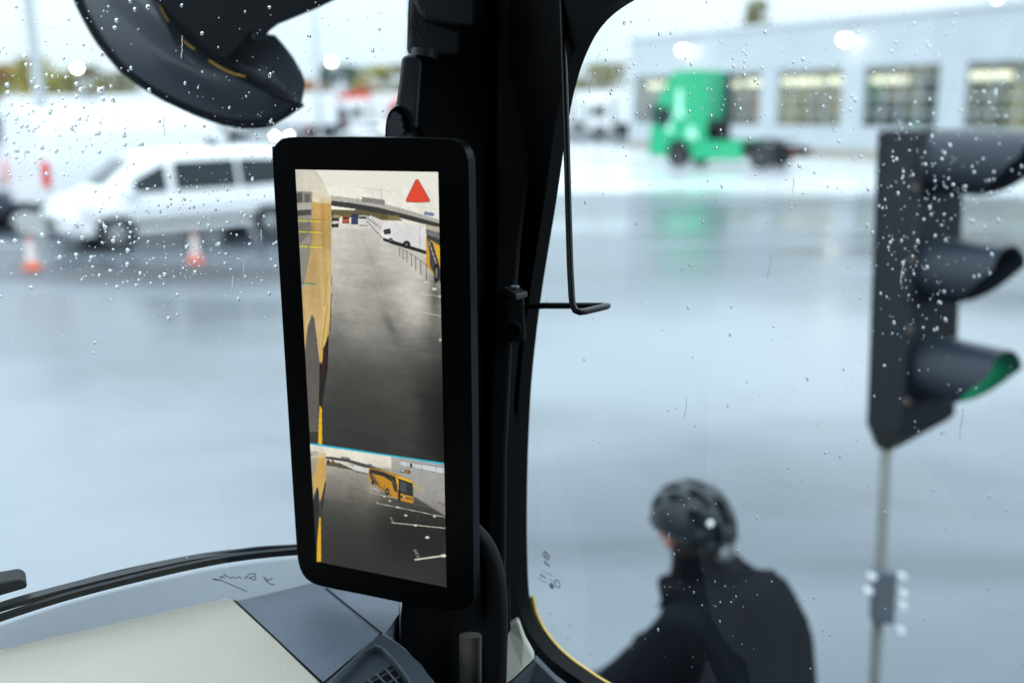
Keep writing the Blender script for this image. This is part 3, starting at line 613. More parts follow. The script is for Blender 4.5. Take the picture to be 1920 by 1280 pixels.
# helmet: vented shell
def helmet():
    NU, NV = 120, 56; vs = []; fs = []; cols_ = []
    rot = Matrix((f_, l_, UP)).transposed()
    vents = [(-.62, -.0), (-.3, .62), (-.3, -.62)]
    for j in range(NV+1):
        th = PI*.575*j/NV
        for i in range(NU):
            ph = 2*PI*i/NU
            x = math.sin(th)*math.cos(ph); y = math.sin(th)*math.sin(ph); z = math.cos(th)
            # rows of slots running front to back, in lateral angle y
            lat = math.asin(max(-1, min(1, y))); lon = math.atan2(x, z)
            a = lat/.40; row = round(a); d = a-row; seg = (lon/1.0+.5*(row % 2)); ds = seg-round(seg)
            s_ = max(0, 1-(d/.33)**2-(ds/.36)**4*1.0) if abs(lon) < 2.1 and abs(row) <= 2 else 0
            dep = -.022*min(1, s_*2.2)
            rim = .006*math.exp(-((th-PI*.555)/.05)**2)
            k = 1+ (dep+rim)/.12
            vs.append(Q(-.015, 0, .028)+rot @ Vector((x*.142*k, y*.112*k, z*.118*k-.018*max(0, -x)*math.sin(th)**3)))
    for j in range(NV):
        for i in range(NU): fs.append((j*NU+i, (j+1)*NU+i, (j+1)*NU+(i+1) % NU, j*NU+(i+1) % NU))
    return MB().add(vs, fs)
he = helmet().build('helmet', helm, pe, 60)
pd = PL(1332, 981, Q(-.155, -.06, 0), f_)
MB().ball(pd, (.008, .008, .008)).build('helmet_light', mat('white_reflector', (.85, .88, .9), .3, emit=.4), he, 60)
MB().tube([Q(-.128, .01, -.055), Q(-.13, -.03, -.065), Q(-.11, -.07, -.055)], .011, 8).build('rear_cradle', mat('grey_cradle', (.10, .12, .12), .5), he, 60)
# bicycle
bf = mat('bicycle_frame_paint', (.05, .06, .07), .3)
bo = Q(-.05, 0, 0); bo.z = 0
bk = thing('bicycle', 'dark bicycle ridden by the cyclist beside the bus', 'bicycle', bo, 0, world=True)
def BQ(f, u, l=0): return bo+f_*f+l_*l+UP*u
for fx_ in (-.55, .52):
    wv = MB(); ring = [BQ(fx_+.33*math.cos(a), .345+.33*math.sin(a)) for a in [2*PI*k/36 for k in range(37)]]
    wh = wv.tube(ring, .016, 8).build('wheel', tyre, bk, 60); sp = MB()
    for k in range(18): a = 2*PI*k/18; sp.tube([BQ(fx_, .345), BQ(fx_+.32*math.cos(a), .345+.32*math.sin(a))], .0012, 4)
    sp.build('spokes', steel, wh)
MB().tube([BQ(-.55, .345), BQ(-.12, .30), BQ(-.24, .70), BQ(-.55, .345)], .014).tube([BQ(-.12, .30), BQ(.36, .75)], .018).tube([BQ(-.22, .66), BQ(.34, .78)], .016).tube([BQ(.52, .345), BQ(.36, .88)], .015).build('frame', bf, bk, 60)
MB().tube([hand_pt(1)-l_*-.05, BQ(.42, hand_pt(1).z, .1), BQ(.36, .88, 0), BQ(.42, hand_pt(1).z, -.1), hand_pt(-1)-l_*.05], .012).build('handlebar', bf, bk, 60)
MB().ball(BQ(-.26, Q(0, 0, -.80).z), (.13, .13, .04)).tube([BQ(-.25, .66), BQ(-.26, Q(0, 0, -.81).z)], .013).build('saddle', blackp, bk, 60)

# ================================================================ BUS INTERIOR
blk = mat('black_trim', (.0022, .0026, .0035), .6, spec=.12, bump=.3, bscale=400); blk2 = mat('dark_pillar_cover', (.004, .0055, .007), .55, spec=.2, bump=.3, bscale=350)
gask = mat('rubber_gasket', (.003, .0035, .0045), .6, spec=.15); yel = mat('yellow_bus_paint', (.85, .52, .03), .3, coat=.5)
# shell of the bus: roof, floor, walls behind the camera; opening for windscreen and side window
bodyo = thing('bus_body', 'dark bus cab shell with a yellow outside', 'bus', C0-Vector((0, 0, H)), 0, world=True)
K = CW+RT*.10; K.z = 0
LW = 2.4
def fl(a, b, z): 
    p = K-RT*a-F*b; return Vector((p.x, p.y, z))        # a: towards the far side of the bus, b: towards the rear
ztop, zfl, zsill = H+.85, 1.15, H-.95
MB().prism([fl(-.02, -.05, ztop), fl(LW, -1.0, ztop), fl(LW, 3, ztop), fl(-.02, 3, ztop)], (0, 0, .08)).build('roof', blk, bodyo)
MB().prism([fl(.0, .0, zfl), fl(LW, -.1, zfl), fl(LW, 3, zfl), fl(0, 3, zfl)], (0, 0, -.08)).build('floor', blk, bodyo)
MB().prism([fl(0, 3, zfl), fl(LW, 3, zfl), fl(LW, 3, ztop), fl(0, 3, ztop)], -F*.05).build('bulkhead', blk, bodyo)
MB().prism([fl(LW, -.6, zfl), fl(LW, 3, zfl), fl(LW, 3, H+.4), fl(LW, -.6, H+.4)], -RT*.05).build('far_side_wall', blk, bodyo)

cw_top = smooth_px([(-200, 1240), (0, 1172), (150, 1124), (350, 1076), (480, 1054), (620, 1040), (760, 1030)], 4)
MB().strip([G(x, y, ZD-.13) for x, y in cw_top], [G(x, y+190, ZD-.13) for x, y in cw_top]).strip([G(x, y, ZD-.13) for x, y in cw_top], [G(x, y, ZD-.13)-UP*.3 for x, y in cw_top]).build('cowl', mat('grey_cowl', (.15, .17, .19), .55, bump=.1, bscale=30, var=.12, vscale=6), bodyo, 50)
# --- windscreen pane and side pane
gw = glassmat('windscreen_glass', (.93, .97, .98), .006, ior=1.42); gs = glassmat('side_glass', (.93, .975, .98), .003, ior=1.4)
def wp(t, z): p = CW+WD*t; return Vector((p.x, p.y, z))
ws_ = thing('windscreen', 'large wet windscreen left of the pillar', 'windscreen', wp(-.3, H-.6), 0, world=True)
MB().add([wp(-1.9, H-.95), wp(.02, H-.95), wp(.02, ztop), wp(-1.9, ztop)], [(0, 1, 2, 3)]).build('pane', gw, ws_)
# printed dot band along the pillar edge of the windscreen
db = MB()
for k in range(60):
    y = -6+k*1.75*2
    if y > 130: break
    for j in range(3):
        px = 767-y*.02-j*3.1; c = W_(px+1.2, y+(j % 2)*1.7, -.002); r = (.00085, .0006, .0004)[j]
        db.add([c+(WD*math.cos(a)+UP*math.sin(a))*r for a in [2*PI*q/8 for q in range(8)]], [tuple(range(8))])
db.build('dot_print', gask, ws_)
ss = thing('side_window', 'wet side window of the bus right of the pillar', 'window', S_(1300, 1300), 0, world=True)
sdirv = -F
def sp_(t, z): p = CS+sdirv*t; return Vector((p.x, p.y, z))
MB().add([sp_(-.06, H-1.0), sp_(1.6, H-1.0), sp_(1.6, ztop), sp_(-.06, ztop)], [(0, 1, 2, 3)]).build('pane', gs, ss)
inner_px = smooth_px([(1330, -46), (1250, -26), (1192, 0), (1150, 28), (1120, 62), (1096, 110), (1080, 160), (1066, 225), (1056, 290), (1042, 385), (1028, 470), (1014, 560), (1003, 650), (995, 740), (990, 850), (988, 960), (989, 1050), (993, 1118), (1003, 1155), (1022, 1188), (1052, 1222), (1092, 1252), (1150, 1288), (1240, 1325), (1400, 1362)], 5)
outer_px = smooth_px([(1330, -300), (1120, -300), (1040, -260), (1000, -200), (985, -100), (980, 0), (978, 100), (975, 225), (970, 290), (965, 385), (960, 470), (955, 560), (952, 650), (950, 740), (948, 850), (947, 960), (948, 1060), (956, 1110), (964, 1150), (980, 1192), (1004, 1234), (1040, 1272), (1085, 1306), (1200, 1372), (1400, 1440)], 5)
def band(inn, out, off, thick, name, m, parent, **kw):
    a = [S_(x, y, off) for x, y in inn]; b = [S_(x, y, off) for x, y in out]; d = -SN*thick; mb = MB()
    mb.strip(a, b); mb.strip([p+d for p in a], [p+d for p in b]); mb.strip(a, [p+d for p in a]); mb.strip(b, [p+d for p in b]); return mb.build(name, m, parent, 50, **kw)
def lerp(A_, B_, t): return [(a[0]*(1-t)+b[0]*t, a[1]*(1-t)+b[1]*t) for a, b in zip(A_, B_)]
band(lerp(inner_px, outer_px, .0), outer_px, -.002, .018, 'gasket', gask, ss)
# yellow outer frame edge seen through the lower corner, and the speckled printed band beside it
yl = [(991, 1120), (999, 1153), (1017, 1188), (1048, 1224), (1088, 1255), (1146, 1291), (1236, 1330), (1400, 1370)]
i1 = smooth_px(yl, 6); i2 = smooth_px([(x+7, y-3.5-.003*(x-990)) for x, y in yl], 6)
a = [S_(x, y, .012) for x, y in i1]; b = [S_(x, y, .012) for x, y in i2]
MB().strip(a, b).strip([p+SN*.003 for p in a], [p+SN*.003 for p in b]).strip(a, [p+SN*.003 for p in a]).strip(b, [p+SN*.003 for p in b]).build('yellow_edge', yel, ss, 60)

# --- rain on the panes
wat = water_mat()
def drops(name, proj, nrm, n, region, sizes, seed, label, trails=0, dens=None, tilt=0.0, extra=()):
    rnd = random.Random(seed); mb_v = []; mb_f = []
    U = UP; A_ = nrm.cross(U).normalized()
    def one(c, r, el, hgt, skew):
        k0 = len(mb_v); N = 10; rings = [(1.0, 0), (.93, .38), (.72, .72), (.4, .93)]
        jit = [1+rnd.uniform(-.12, .12) for _ in range(N)]
        for rr, hh_ in rings:
            for i in range(N):
                a = 2*PI*i/N; x = math.cos(a)*r*rr*jit[i]; y = math.sin(a)*r*el*rr*jit[i]
                mb_v.append(c+A_*(x+skew*y)+U*y+nrm*(hh_*r*hgt))
        mb_v.append(c+nrm*(r*hgt)); mb_v.append(c)
        for q in range(3):
            for i in range(N): mb_f.append((k0+q*N+i, k0+q*N+(i+1) % N, k0+(q+1)*N+(i+1) % N, k0+(q+1)*N+i))
        for i in range(N):
            mb_f.append((k0+3*N+i, k0+3*N+(i+1) % N, k0+4*N)); mb_f.append((k0+(i+1) % N, k0+i, k0+4*N+1))
    placed = 0; tries = 0; used = []
    while placed < n and tries < n*40:
        tries += 1
        px = rnd.uniform(region[0], region[2]); py = rnd.uniform(region[1], region[3])
        if dens and rnd.random() > dens(px, py): continue
        r = sizes[0]*(sizes[1]/sizes[0])**(rnd.random()**2.6)
        c = proj(px, py)
        if any((c-u).length < (r+ru)*1.15 for u, ru in used[-120:]): continue
        used.append((c, r)); one(c, r, rnd.uniform(.85, 1.6), rnd.uniform(.4, .65), tilt+rnd.uniform(-.15, .15)); placed += 1
    for (px, py, r, el) in extra: one(proj(px, py), r, el, .5, tilt)
    for k in range(trails):
        px = rnd.uniform(region[0]+20, region[2]-20); py = rnd.uniform(region[1], region[3]-80)
        if dens and rnd.random() > dens(px, py): continue
        L = rnd.uniform(15, 60); x = px
        for q in range(int(L/2.2)):
            x += rnd.uniform(-.8, .8)+tilt*2; one(proj(x, py+q*2.2), rnd.uniform(.0003, .00055), 2.0, .3, tilt)
    me = bpy.data.meshes.new(name); me.from_pydata([tuple(v) for v in mb_v], [], mb_f); me.polygons.foreach_set('use_smooth', [True]*len(me.polygons))
    o = bpy.data.objects.new(name, me); C.objects.link(o); me.materials.append(wat); return tag(o, label, 'raindrops', kind='stuff')
def dl(px, py):
    a = math.exp(-((px-330)/190)**2-((py-440)/110)**2)*1.0+math.exp(-((px-110)/110)**2-((py-190)/110)**2)*.9+.18*(py < 560)+.55*(px < 60 and 180 < py < 330)+.5*math.exp(-((px-480)/90)**2-((py-230)/50)**2)
    a *= .35 if (px > 200 and py < 225 and px < 560) else 1
    return min(1, a+.03)
drops('raindrops', lambda x, y: W_(x, y, .001), WN, 1500, (-60, -40, 770, 700), (.00038, .0020), 5, 'raindrops scattered over the windscreen', 26, dl,
      extra=[(188, 171, .0030, 1.15), (152, 170, .0022, 1.3), (70, 165, .0024, .9), (28, 452, .0019, 1.2), (240, 470, .002, 1.3), (143, 478, .0018, 1.2)])
def dr(px, py):
    a = .9*math.exp(-((px-1380)/150)**2-((py-140)/70)**2)+.9*math.exp(-((px-1720)/100)**2-((py-400)/230)**2)+.5*math.exp(-((px-1120)/90)**2-((py-160)/90)**2)+.28*(py < 420)+.32*math.exp(-((px-1330)/140)**2-((py-1000)/90)**2)+.07
    return min(1, a)
drops('raindrops', lambda x, y: S_(x, y, .001), SN, 1500, (1000, -30, 1940, 1290), (.0004, .0014), 9, 'fine raindrops scattered over the side window', 40, dr, tilt=-.12)

# --- signature on the windscreen, seen from behind, and the maker stamp on the side glass
WST = 1.5
ink = mat('marker_ink', (.06, .10, .13), .6); stampm = mat('glass_stamp_print', (.02, .03, .035), .6)
def strokes(name, lines, proj, wpx, m, label, cat, nudge):
    mb = MB(); allp = []
    for ln in lines:
        pts = smooth_px(ln, 5) if len(ln) > 2 else list(ln)
        L_ = []; R_ = []
        for i, (x, y) in enumerate(pts):
            x0, y0 = pts[max(0, i-1)]; x1, y1 = pts[min(len(pts)-1, i+1)]; dx, dy = x1-x0, y1-y0; q = math.hypot(dx, dy) or 1; nx, ny = -dy/q*wpx/2, dx/q*wpx/2
            L_.append(proj(x+nx, y+ny)); R_.append(proj(x-nx, y-ny))
        mb.strip(L_, R_); allp += L_
    o = mb.build(name, m); return tag(o, label, cat)
z7 = lambda pts: [(360+x/7.385, 1040+y/7.385) for x, y in pts]
sig = [z7([(760, 508), (650, 455), (520, 400), (400, 350), (285, 328), (330, 345), (400, 345)]), z7([(385, 290), (400, 320), (420, 290), (440, 315), (465, 295)]), z7([(430, 255), (480, 285), (525, 320), (560, 300), (600, 322), (640, 300), (690, 322)]),
       z7([(735, 325), (760, 295), (800, 265), (860, 255), (880, 275), (830, 300), (780, 318)]), z7([(730, 330), (770, 290)]), z7([(800, 318), (840, 338), (885, 340)]), z7([(860, 290), (890, 330)]),
       z7([(985, 295), (1015, 320), (1050, 345), (1030, 355), (1000, 330)]), z7([(1020, 350), (1060, 385), (1110, 405), (1145, 408)]), z7([(1060, 350), (1100, 325), (1110, 335)])]
strokes('signature', sig, lambda x, y: W_(x, y, -.003), 1.5, ink, 'mirror-reversed dark handwritten signature on the windscreen', 'signature', 0)
z8 = lambda pts: [(980+x/9.14, 1010+y/9.14) for x, y in pts]
st_ = [z8([(404+50*math.cos(a)+ .25*66*math.sin(a), 285+66*math.sin(a)+15*math.cos(a)) for a in [2*PI*k/16 for k in range(17)]])]
st_ += [z8([(402, 285), (390, 225)]), z8([(402, 285), (375, 298)]), z8([(402, 285), (438, 328)])]
for (x, y) in ((372, 385), (388, 400), (404, 415), (420, 430), (436, 445), (452, 458)): st_.append(z8([(x-8, y+20), (x+6, y-16)]))
def dash(x0, y0, x1, y1, n):
    for k in range(n):
        a0_ = k/n; a1_ = (k+.62)/n; st_.append(z8([(x0+(x1-x0)*a0_, y0+(y1-y0)*a0_), (x0+(x1-x0)*a1_, y0+(y1-y0)*a1_)]))
dash(320, 540, 380, 568, 3); dash(395, 578, 515, 635, 6); dash(300, 600, 405, 665, 6); dash(300, 612, 400, 675, 5); dash(262, 670, 430, 760, 8); dash(450, 680, 530, 722, 4)
for cx, cy, rx, ry in ((595, 765, 42, 64), (497, 800, 34, 42), (497, 800, 18, 26)): st_.append(z8([(cx+rx*math.cos(a)+.2*ry*math.sin(a), cy+ry*math.sin(a)+10*math.cos(a)) for a in [2*PI*k/14 for k in range(15)]]))
strokes('glass_stamp', st_, lambda x, y: S_(x, y, -.003), WST, stampm, 'small dark maker stamp with a three-pointed star in a ring on the side window', 'glass stamp', 0)

# --- pillar
pil = thing('windscreen_pillar', 'wide black pillar between windscreen and side window', 'pillar', P(900, 1300, 1.13), 0, world=True)
zp = 1.16
out_l = [(772, -150), (772, 262), (800, 700), (800, 1000), (752, 1120), (742, 1600)]
out_r = [(1120, 1600), (1010, 1300), (966, 1200), (962, 1100), (965, 960), (968, 850), (972, 740), (980, 650), (990, 560), (1000, 470), (1015, 380), (1030, 290), (1040, 220), (1060, 100), (1100, 20), (1180, -30), (1180, -150)]
zq = lambda x: float(np.interp(x, [740, 820, 935, 1010, 1180], [.99, 1.008, 1.05, 1.085, 1.0]))
ys_ = np.linspace(-150, 1600, 44); lx = np.interp(ys_, [p[1] for p in out_l], [p[0] for p in out_l]); rr_ = out_r[::-1]; rx = np.interp(ys_, [p[1] for p in rr_], [p[0]-8 for p in rr_])
cols3 = [[P(lx[i]+(rx[i]-lx[i])*k/6, y, zq(lx[i]+(rx[i]-lx[i])*k/6)) for i, y in enumerate(ys_)] for k in range(7)]
pm = MB(); dd = ray(960, 640)*.05
for k in range(6): pm.strip(cols3[k], cols3[k+1]); pm.strip([p+dd for p in cols3[k]], [p+dd for p in cols3[k+1]])
pm.strip(cols3[0], [p+dd for p in cols3[0]]).strip(cols3[6], [p+dd for p in cols3[6]])
pm.build('pillar_core', blk, pil, 50)
cov = [(935, -120), (932, 260), (925, 560), (915, 800), (912, 1000), (925, 1165), (950, 1165), (948, 1060), (950, 850), (960, 650), (975, 470), (998, 290), (1010, 160), (1022, 60), (1035, -120)]
MB().prism([P(x, y, 1.03) for x, y in cov], ray(960, 640)*.024).build('pillar_cover', blk2, pil, bev=.004)
MB().prism([P(x, y, 1.02) for x, y in ((1000, -200), (1055, -200), (1075, 0), (1105, -20), (1200, -60), (1400, -90), (1400, -300), (1000, -300))], ray(960, 640)*.03).build('header_trim', blk, pil, bev=.004)
# --- wire bracket on the pillar
wm = mat('black_wire_coating', (.006, .007, .008), .3, spec=.5)
wb_ = thing('wire_bracket', 'bent black wire rod with a hook, fixed to the pillar beside the side window', 'wire bracket', P(965, 640, 1.1), 0, world=True)
rodr = 6.3/FPX
def rp(x, y, z): return P(x, y, z)
rod = [rp(1052, -60, .965), rp(1057, 100, .96), rp(1062, 250, .955), rp(1066, 400, .95), rp(1069, 500, .947), rp(1072, 556, .945), rp(1074, 572, .943), rp(1079, 582, .941), rp(1087, 585, .94), rp(1098, 583.5, .945), rp(1120, 578.5, .958), rp(1136, 574.5, .966), rp(1139, 573.5, .972), rp(1133, 573, .985), rp(1110, 573, .995), rp(1060, 573, 1.01), rp(1020, 573, 1.02), rp(980, 576, 1.03), rp(965, 577, 1.04)]
MB().tube(rod, [rodr*.96]*len(rod), 14).build('rod', wm, wb_, 60)
bk_ = MB().prism([P(945, 554, 1.02), P(983, 557, 1.02), P(986, 640, 1.02), P(948, 642, 1.02)], ray(960, 640)*.045).build('mounting_plate', blk2, wb_, bev=.003)
MB().prism([P(944, 548, 1.02), P(968, 563, .995), P(989, 557, 1.01), P(968, 545, 1.04)], (0, 0, .006)).build('top_tab', mat('satin_black', (.03, .035, .04), .35), wb_, bev=.001)
MB().lathe([(.0025, 0), (.0045, .002), (.0045, .003)], P(966, 554, 1.017)+Vector((0, 0, .007)), (0, 0, 1), 12).build('screw', steel, wb_, 40)
MB().lathe([(.011, 0), (.011, .003), (.008, .004), (.008, 0)], P(960, 620, 1.015), -ray(960, 620), 24).build('screw_hole_ring', blk2, wb_, 40)

# --- grab rail, beige post, cream trim, door panel
rail = [(868, 985, .985), (888, 1000, .985), (908, 1025, .985), (922, 1060, .985), (930, 1110, .985), (932, 1170, .985), (930, 1240, .985), (926, 1400, .985)]
tag(MB().tube([P(*r) for r in smooth_px(rail, 4)], 21/FPX*.985, 20).build('grab_rail', blk2, None, 60), 'curved black grab rail coming out below the display', 'grab rail')
cream = mat('cream_trim', (.55, .55, .47), .5, bump=.25, bscale=500)
pc = [P(882, 1190, 1.0), P(882, 1500, 1.0)]
tag(MB().tube(pc, 21/FPX, 24).build('beige_post_cover', mat('beige_plastic', (.13, .125, .10), .5), None, 60), 'dim beige post cover under the display, left of the grab rail', 'post cover')
tag(MB().prism([P(930, 1192, 1.065), P(950, 1178, 1.065), P(972, 1163, 1.06), P(985, 1199, 1.04), P(1004, 1233, 1.02), P(982, 1254, 1.01), P(958, 1276, 1.0), P(930, 1290, 1.0)], ray(960, 640)*.02).build('cream_trim_panel', cream, None, bev=.0025), 'cream corner trim piece below the side window', 'trim panel')
tag(MB().prism([P(900, 1330, .985), P(958, 1279, .998), P(1005, 1236, 1.018), P(1042, 1274, 1.0), P(1090, 1310, .98), P(1200, 1375, .95), P(1200, 1600, .95), P(900, 1600, .95)], ray(960, 640)*.02).build('door_panel', mat('blue_grey_panel', (.045, .06, .08), .5, bump=.2, bscale=500), None, bev=.002), 'dark blue grey lower panel under the side window', 'door panel')

# --- dashboard
dm_ = mat('dash_leatherette', (.145, .19, .25), .42, bump=.55, bscale=420, var=.08, vscale=12); beige = mat('cream_leatherette', (.66, .62, .52), .55, bump=.6, bscale=500, var=.03)
das = thing('dashboard', 'blue grey leather-look dashboard top with a cream panel', 'dashboard', G(500, 1300, ZD-.1), 0, world=True)
D = lambda x, y, u=0: G(x, y, ZD+u)
MB().prism([D(-300, 1296), D(0, 1226), D(215, 1178), D(430, 1129), D(520, 1108), D(610, 1086), D(700, 1096), D(750, 1116), D(748, 1150), D(722, 1187), D(760, 1215), D(812, 1275), D(850, 1330), D(900, 1600), D(-300, 1700)], (0, 0, -.06)).build('dash_top', dm_, das)
MB().prism([D(-300, 1294), D(0, 1222), D(215, 1174), D(424, 1127), D(434, 1127), D(520, 1207), D(592, 1277), D(640, 1325), D(760, 1440), D(760, 1700), D(-300, 1700)], (0, 0, .004)).build('cream_panel', beige, das, bev=.0015)
def seam(a, b, wd, nm='seam'):
    pa, pb = D(*a), D(*b); d = (pb-pa).normalized(); n = Vector((-d.y, d.x, 0))*wd; z = Vector((0, 0, .0008)); MB().add([pa-n+z, pb-n+z, pb+n+z, pa+n+z], [(0, 1, 2, 3)]).build(nm, gask, das)
seam((437, 1127), (760, 1432), .0030, 'gap'); seam((611, 1103), (716, 1188), .0010); seam((716, 1188), (596, 1290), .0012)
# air vent block
vo = [(602, 1290), (648, 1245), (706, 1190), (722, 1189), (748, 1206), (790, 1243), (812, 1275), (840, 1330), (560, 1330)]
vi = [(618, 1290), (655, 1252), (688, 1216), (701, 1209), (714, 1213), (738, 1236), (764, 1272), (790, 1330), (590, 1330)]
vent = mat('vent_plastic', (.05, .065, .085), .36, bump=.15, bscale=500)
vb = MB(); A3 = [D(x, y, .010) for x, y in vo]; B3 = [D(x, y, .010) for x, y in vi]; A0 = [D(x, y, .001)for x, y in vo]; B0 = [D(x, y, -.012) for x, y in vi]
A0 = [Vector((p.x, p.y, ZD+.001)) for p in A3]; B0 = [Vector((p.x, p.y, ZD+.002)) for p in B3]
n9 = len(A3)
vb.add(A3+B3, [(i, (i+1) % n9, n9+(i+1) % n9, n9+i) for i in range(n9)]); vb.add(A3+A0, [(i, (i+1) % n9, n9+(i+1) % n9, n9+i) for i in range(n9)]); vb.add(B3+B0, [(i, (i+1) % n9, n9+(i+1) % n9, n9+i) for i in range(n9)])
ve = vb.build('vent_frame', vent, das, bev=.0022)
MB().add([D(x, y, .0025) for x, y in [(624, 1292), (692, 1225), (704, 1219), (734, 1246), (668, 1292)]], [(0, 1, 2, 3, 4)]).build('vent_flap', vent, ve)
MB().add([D(x, y, .0022) for x, y in [(664, 1294), (735, 1247), (772, 1294), (800, 1340), (600, 1340)]], [(0, 1, 2, 3, 4)]).build('vent_cavity', darkm, ve)
gr = MB()
for (a, b) in (((672, 1292), (738, 1254)), ((706, 1292), (752, 1266)), ((736, 1294), (764, 1280)), ((706, 1262), (740, 1300)), ((724, 1254), (760, 1296)), ((690, 1272), (715, 1300))):
    gr.tube([D(*a, .0045), D(*b, .0045)], .0009, 6)
gr.build('vent_fins', vent, ve)

# --- wipers outside the windscreen
wk = mat('wiper_black', (.003, .004, .007), .5, spec=.2); wgy = mat('wiper_spoiler', (.008, .011, .018), .4, spec=.3)
wi = thing('windscreen_wiper', 'long black wiper lying along the foot of the windscreen', 'wiper', W_(300, 1085, .02), 0, world=True)
wt = lambda pts, o: [W_(x, y, o) for x, y in smooth_px(pts, 6)]
def ribbon(pts, o, hpx, th, nm, m):
    up_ = wt([(x, y-hpx/2) for x, y in pts], o); dn_ = wt([(x, y+hpx/2) for x, y in pts], o); d = WN*th
    return MB().strip(up_, dn_).strip([p+d for p in up_], [p+d for p in dn_]).strip(up_, [p+d for p in up_]).strip(dn_, [p+d for p in dn_]).build(nm, m, wi, 40)
ribbon([(-120, 1203), (0, 1160), (150, 1113), (350, 1064), (480, 1042), (640, 1029)], .012, 11, .006, 'blade_rubber', wk)
ribbon([(-120, 1185), (0, 1143), (150, 1101), (350, 1055), (480, 1038), (640, 1026)], .022, 9, .012, 'spoiler', wgy)
MB().tube(wt([(-120, 1178), (20, 1130), (130, 1100), (230, 1074), (330, 1053), (354, 1050)], .034), .0042, 10).build('wiper_arm', wk, wi, 50)
MB().tube(wt([(354, 1050), (420, 1038), (500, 1027), (640, 1022)], .028), .0028, 8).build('blade_carrier', wgy, wi, 50)
MB().prism([W_(-120, 1148, .03), W_(0, 1118, .03), (W_(52, 1103, .03)), W_(50, 1092, .03), W_(38, 1086, .03), W_(0, 1093, .03), W_(-120, 1118, .03)], WN*.03).build('arm_knuckle', wk, wi, bev=.003)
MB().tube([W_(346, 1047, .03), W_(352, 1054, .03)], .0035, 8).build('clip', mat('grey_clip', (.3, .35, .4), .4), wi, 50)

# --- exterior mirror
mr_ = thing('exterior_mirror', 'big dark exterior mirror hanging outside the windscreen at upper left', 'mirror', P(420, 120, 1.34), 0, world=True)
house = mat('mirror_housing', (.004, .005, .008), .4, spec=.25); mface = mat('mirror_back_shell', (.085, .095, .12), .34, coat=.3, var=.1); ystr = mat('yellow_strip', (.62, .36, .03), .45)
def shell(outline, z, bulge, name, m, N=9, fade=1.0, side=-1, thick=.05):
    n = len(outline); cx = sum(p[0] for p in outline)/n; cy = sum(p[1] for p in outline)/n; vs = []; fs = []
    for j in range(N+1):
        t = j/N; s = 1-t
        for (x, y) in outline: vs.append(P(cx+(x-cx)*s, cy+(y-cy)*s, z-bulge*math.sin(t*PI/2)**.8))
    for j in range(N):
        for i in range(n): fs.append((j*n+i, j*n+(i+1) % n, (j+1)*n+(i+1) % n, (j+1)*n+i))
    mb = MB().add(vs, fs); back = [P(x, y, z+thick) for x, y in outline]
    mb.add([P(x, y, z) for x, y in outline]+back, [(i, (i+1) % n, n+(i+1) % n, n+i) for i in range(n)]+[tuple(range(n, 2*n))])
    return mb.build(name, m, mr_, 70)
crease = [(565, 198), (548, 192), (520, 180), (488, 163), (450, 140), (410, 112), (372, 80), (335, 42), (300, 0), (270, -50)]
edge = [(120, -90), (134, -30), (150, 15), (180, 70), (208, 107), (240, 140), (300, 180), (370, 213), (430, 232), (490, 236), (530, 219)]
main_o = smooth_px(edge+[(563, 199)], 4)+smooth_px(crease[1:]+[(180, -110)], 3)
shell(main_o, 1.34, .035, 'mirror_shell', mface)
facet = [(565, 198), (548, 192), (520, 180), (488, 163), (450, 140), (410, 112), (372, 80), (335, 42), (380, 20), (440, 30), (478, 60), (500, 64), (516, 66), (532, 84), (550, 108), (566, 136), (572, 152), (570, 175)]
shell(facet, 1.35, .006, 'mirror_end_shell', mface)
MB().tube([P(x, y, 1.335) for x, y in smooth_px(edge+[(550, 206), (568, 194)], 5)], .0042, 10).build('rim', house, mr_, 60)
MB().tube([P(x, y, 1.325) for x, y in smooth_px(crease, 5)], .0035, 8).build('crease_seam', house, mr_, 60)
arm_o = [(650, -120), (645, -8), (600, 14), (552, 34), (522, 46), (506, 58), (500, 66), (496, 78), (486, 82), (474, 78), (470, 70), (476, 64), (470, 60), (458, 72), (452, 84), (430, 108), (415, 112), (380, 84), (340, 44), (300, -2), (262, -120)]
MB().prism([P(x, y, 1.29) for x, y in arm_o], ray(450, 40)*.07).build('mirror_arm', house, mr_, bev=.006)
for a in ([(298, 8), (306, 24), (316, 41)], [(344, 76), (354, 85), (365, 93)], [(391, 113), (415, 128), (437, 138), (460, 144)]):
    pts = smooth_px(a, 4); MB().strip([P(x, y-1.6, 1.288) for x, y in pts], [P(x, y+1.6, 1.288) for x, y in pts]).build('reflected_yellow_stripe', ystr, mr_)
for (x, y, x2, y2) in ((508, 143, 500, 163), (542, 163, 536, 178)): MB().tube([P(x, y, 1.325), P(x2, y2, 1.325)], .0012, 6).build('seam_tick', house, mr_)

# --- display on its arm
DT = [(557, 317.6), (824.2, 322.3), (840, 1098), (596.2, 1049.7)]
qq = np.array(DT)-[960, 640]; src = [(0, 0), (1, 0), (1, 1), (0, 1)]; AA = []
for (u, v), (x, y) in zip(src, qq/FPX):
    AA.append([u, v, 1, 0, 0, 0, -x*u, -x*v, -x]); AA.append([0, 0, 0, u, v, 1, -y*u, -y*v, -y])
Hm = np.linalg.svd(np.array(AA))[2][-1].reshape(3, 3); Hm = Hm if Hm[2, 2] > 0 else -Hm
Hm = Hm/ np.linalg.norm(Hm[:, 1])*.395
def cam2w(v): return CM @ Vector((v[0], -v[1], -v[2]))
o3 = cam2w(Hm @ [0, 0, 1]); ux = cam2w(Hm @ [1, 0, 1])-o3; uy = cam2w(Hm @ [0, 1, 1])-o3; dn3 = ux.cross(uy).normalized()
if dn3.dot(C0-o3) < 0: dn3 = -dn3
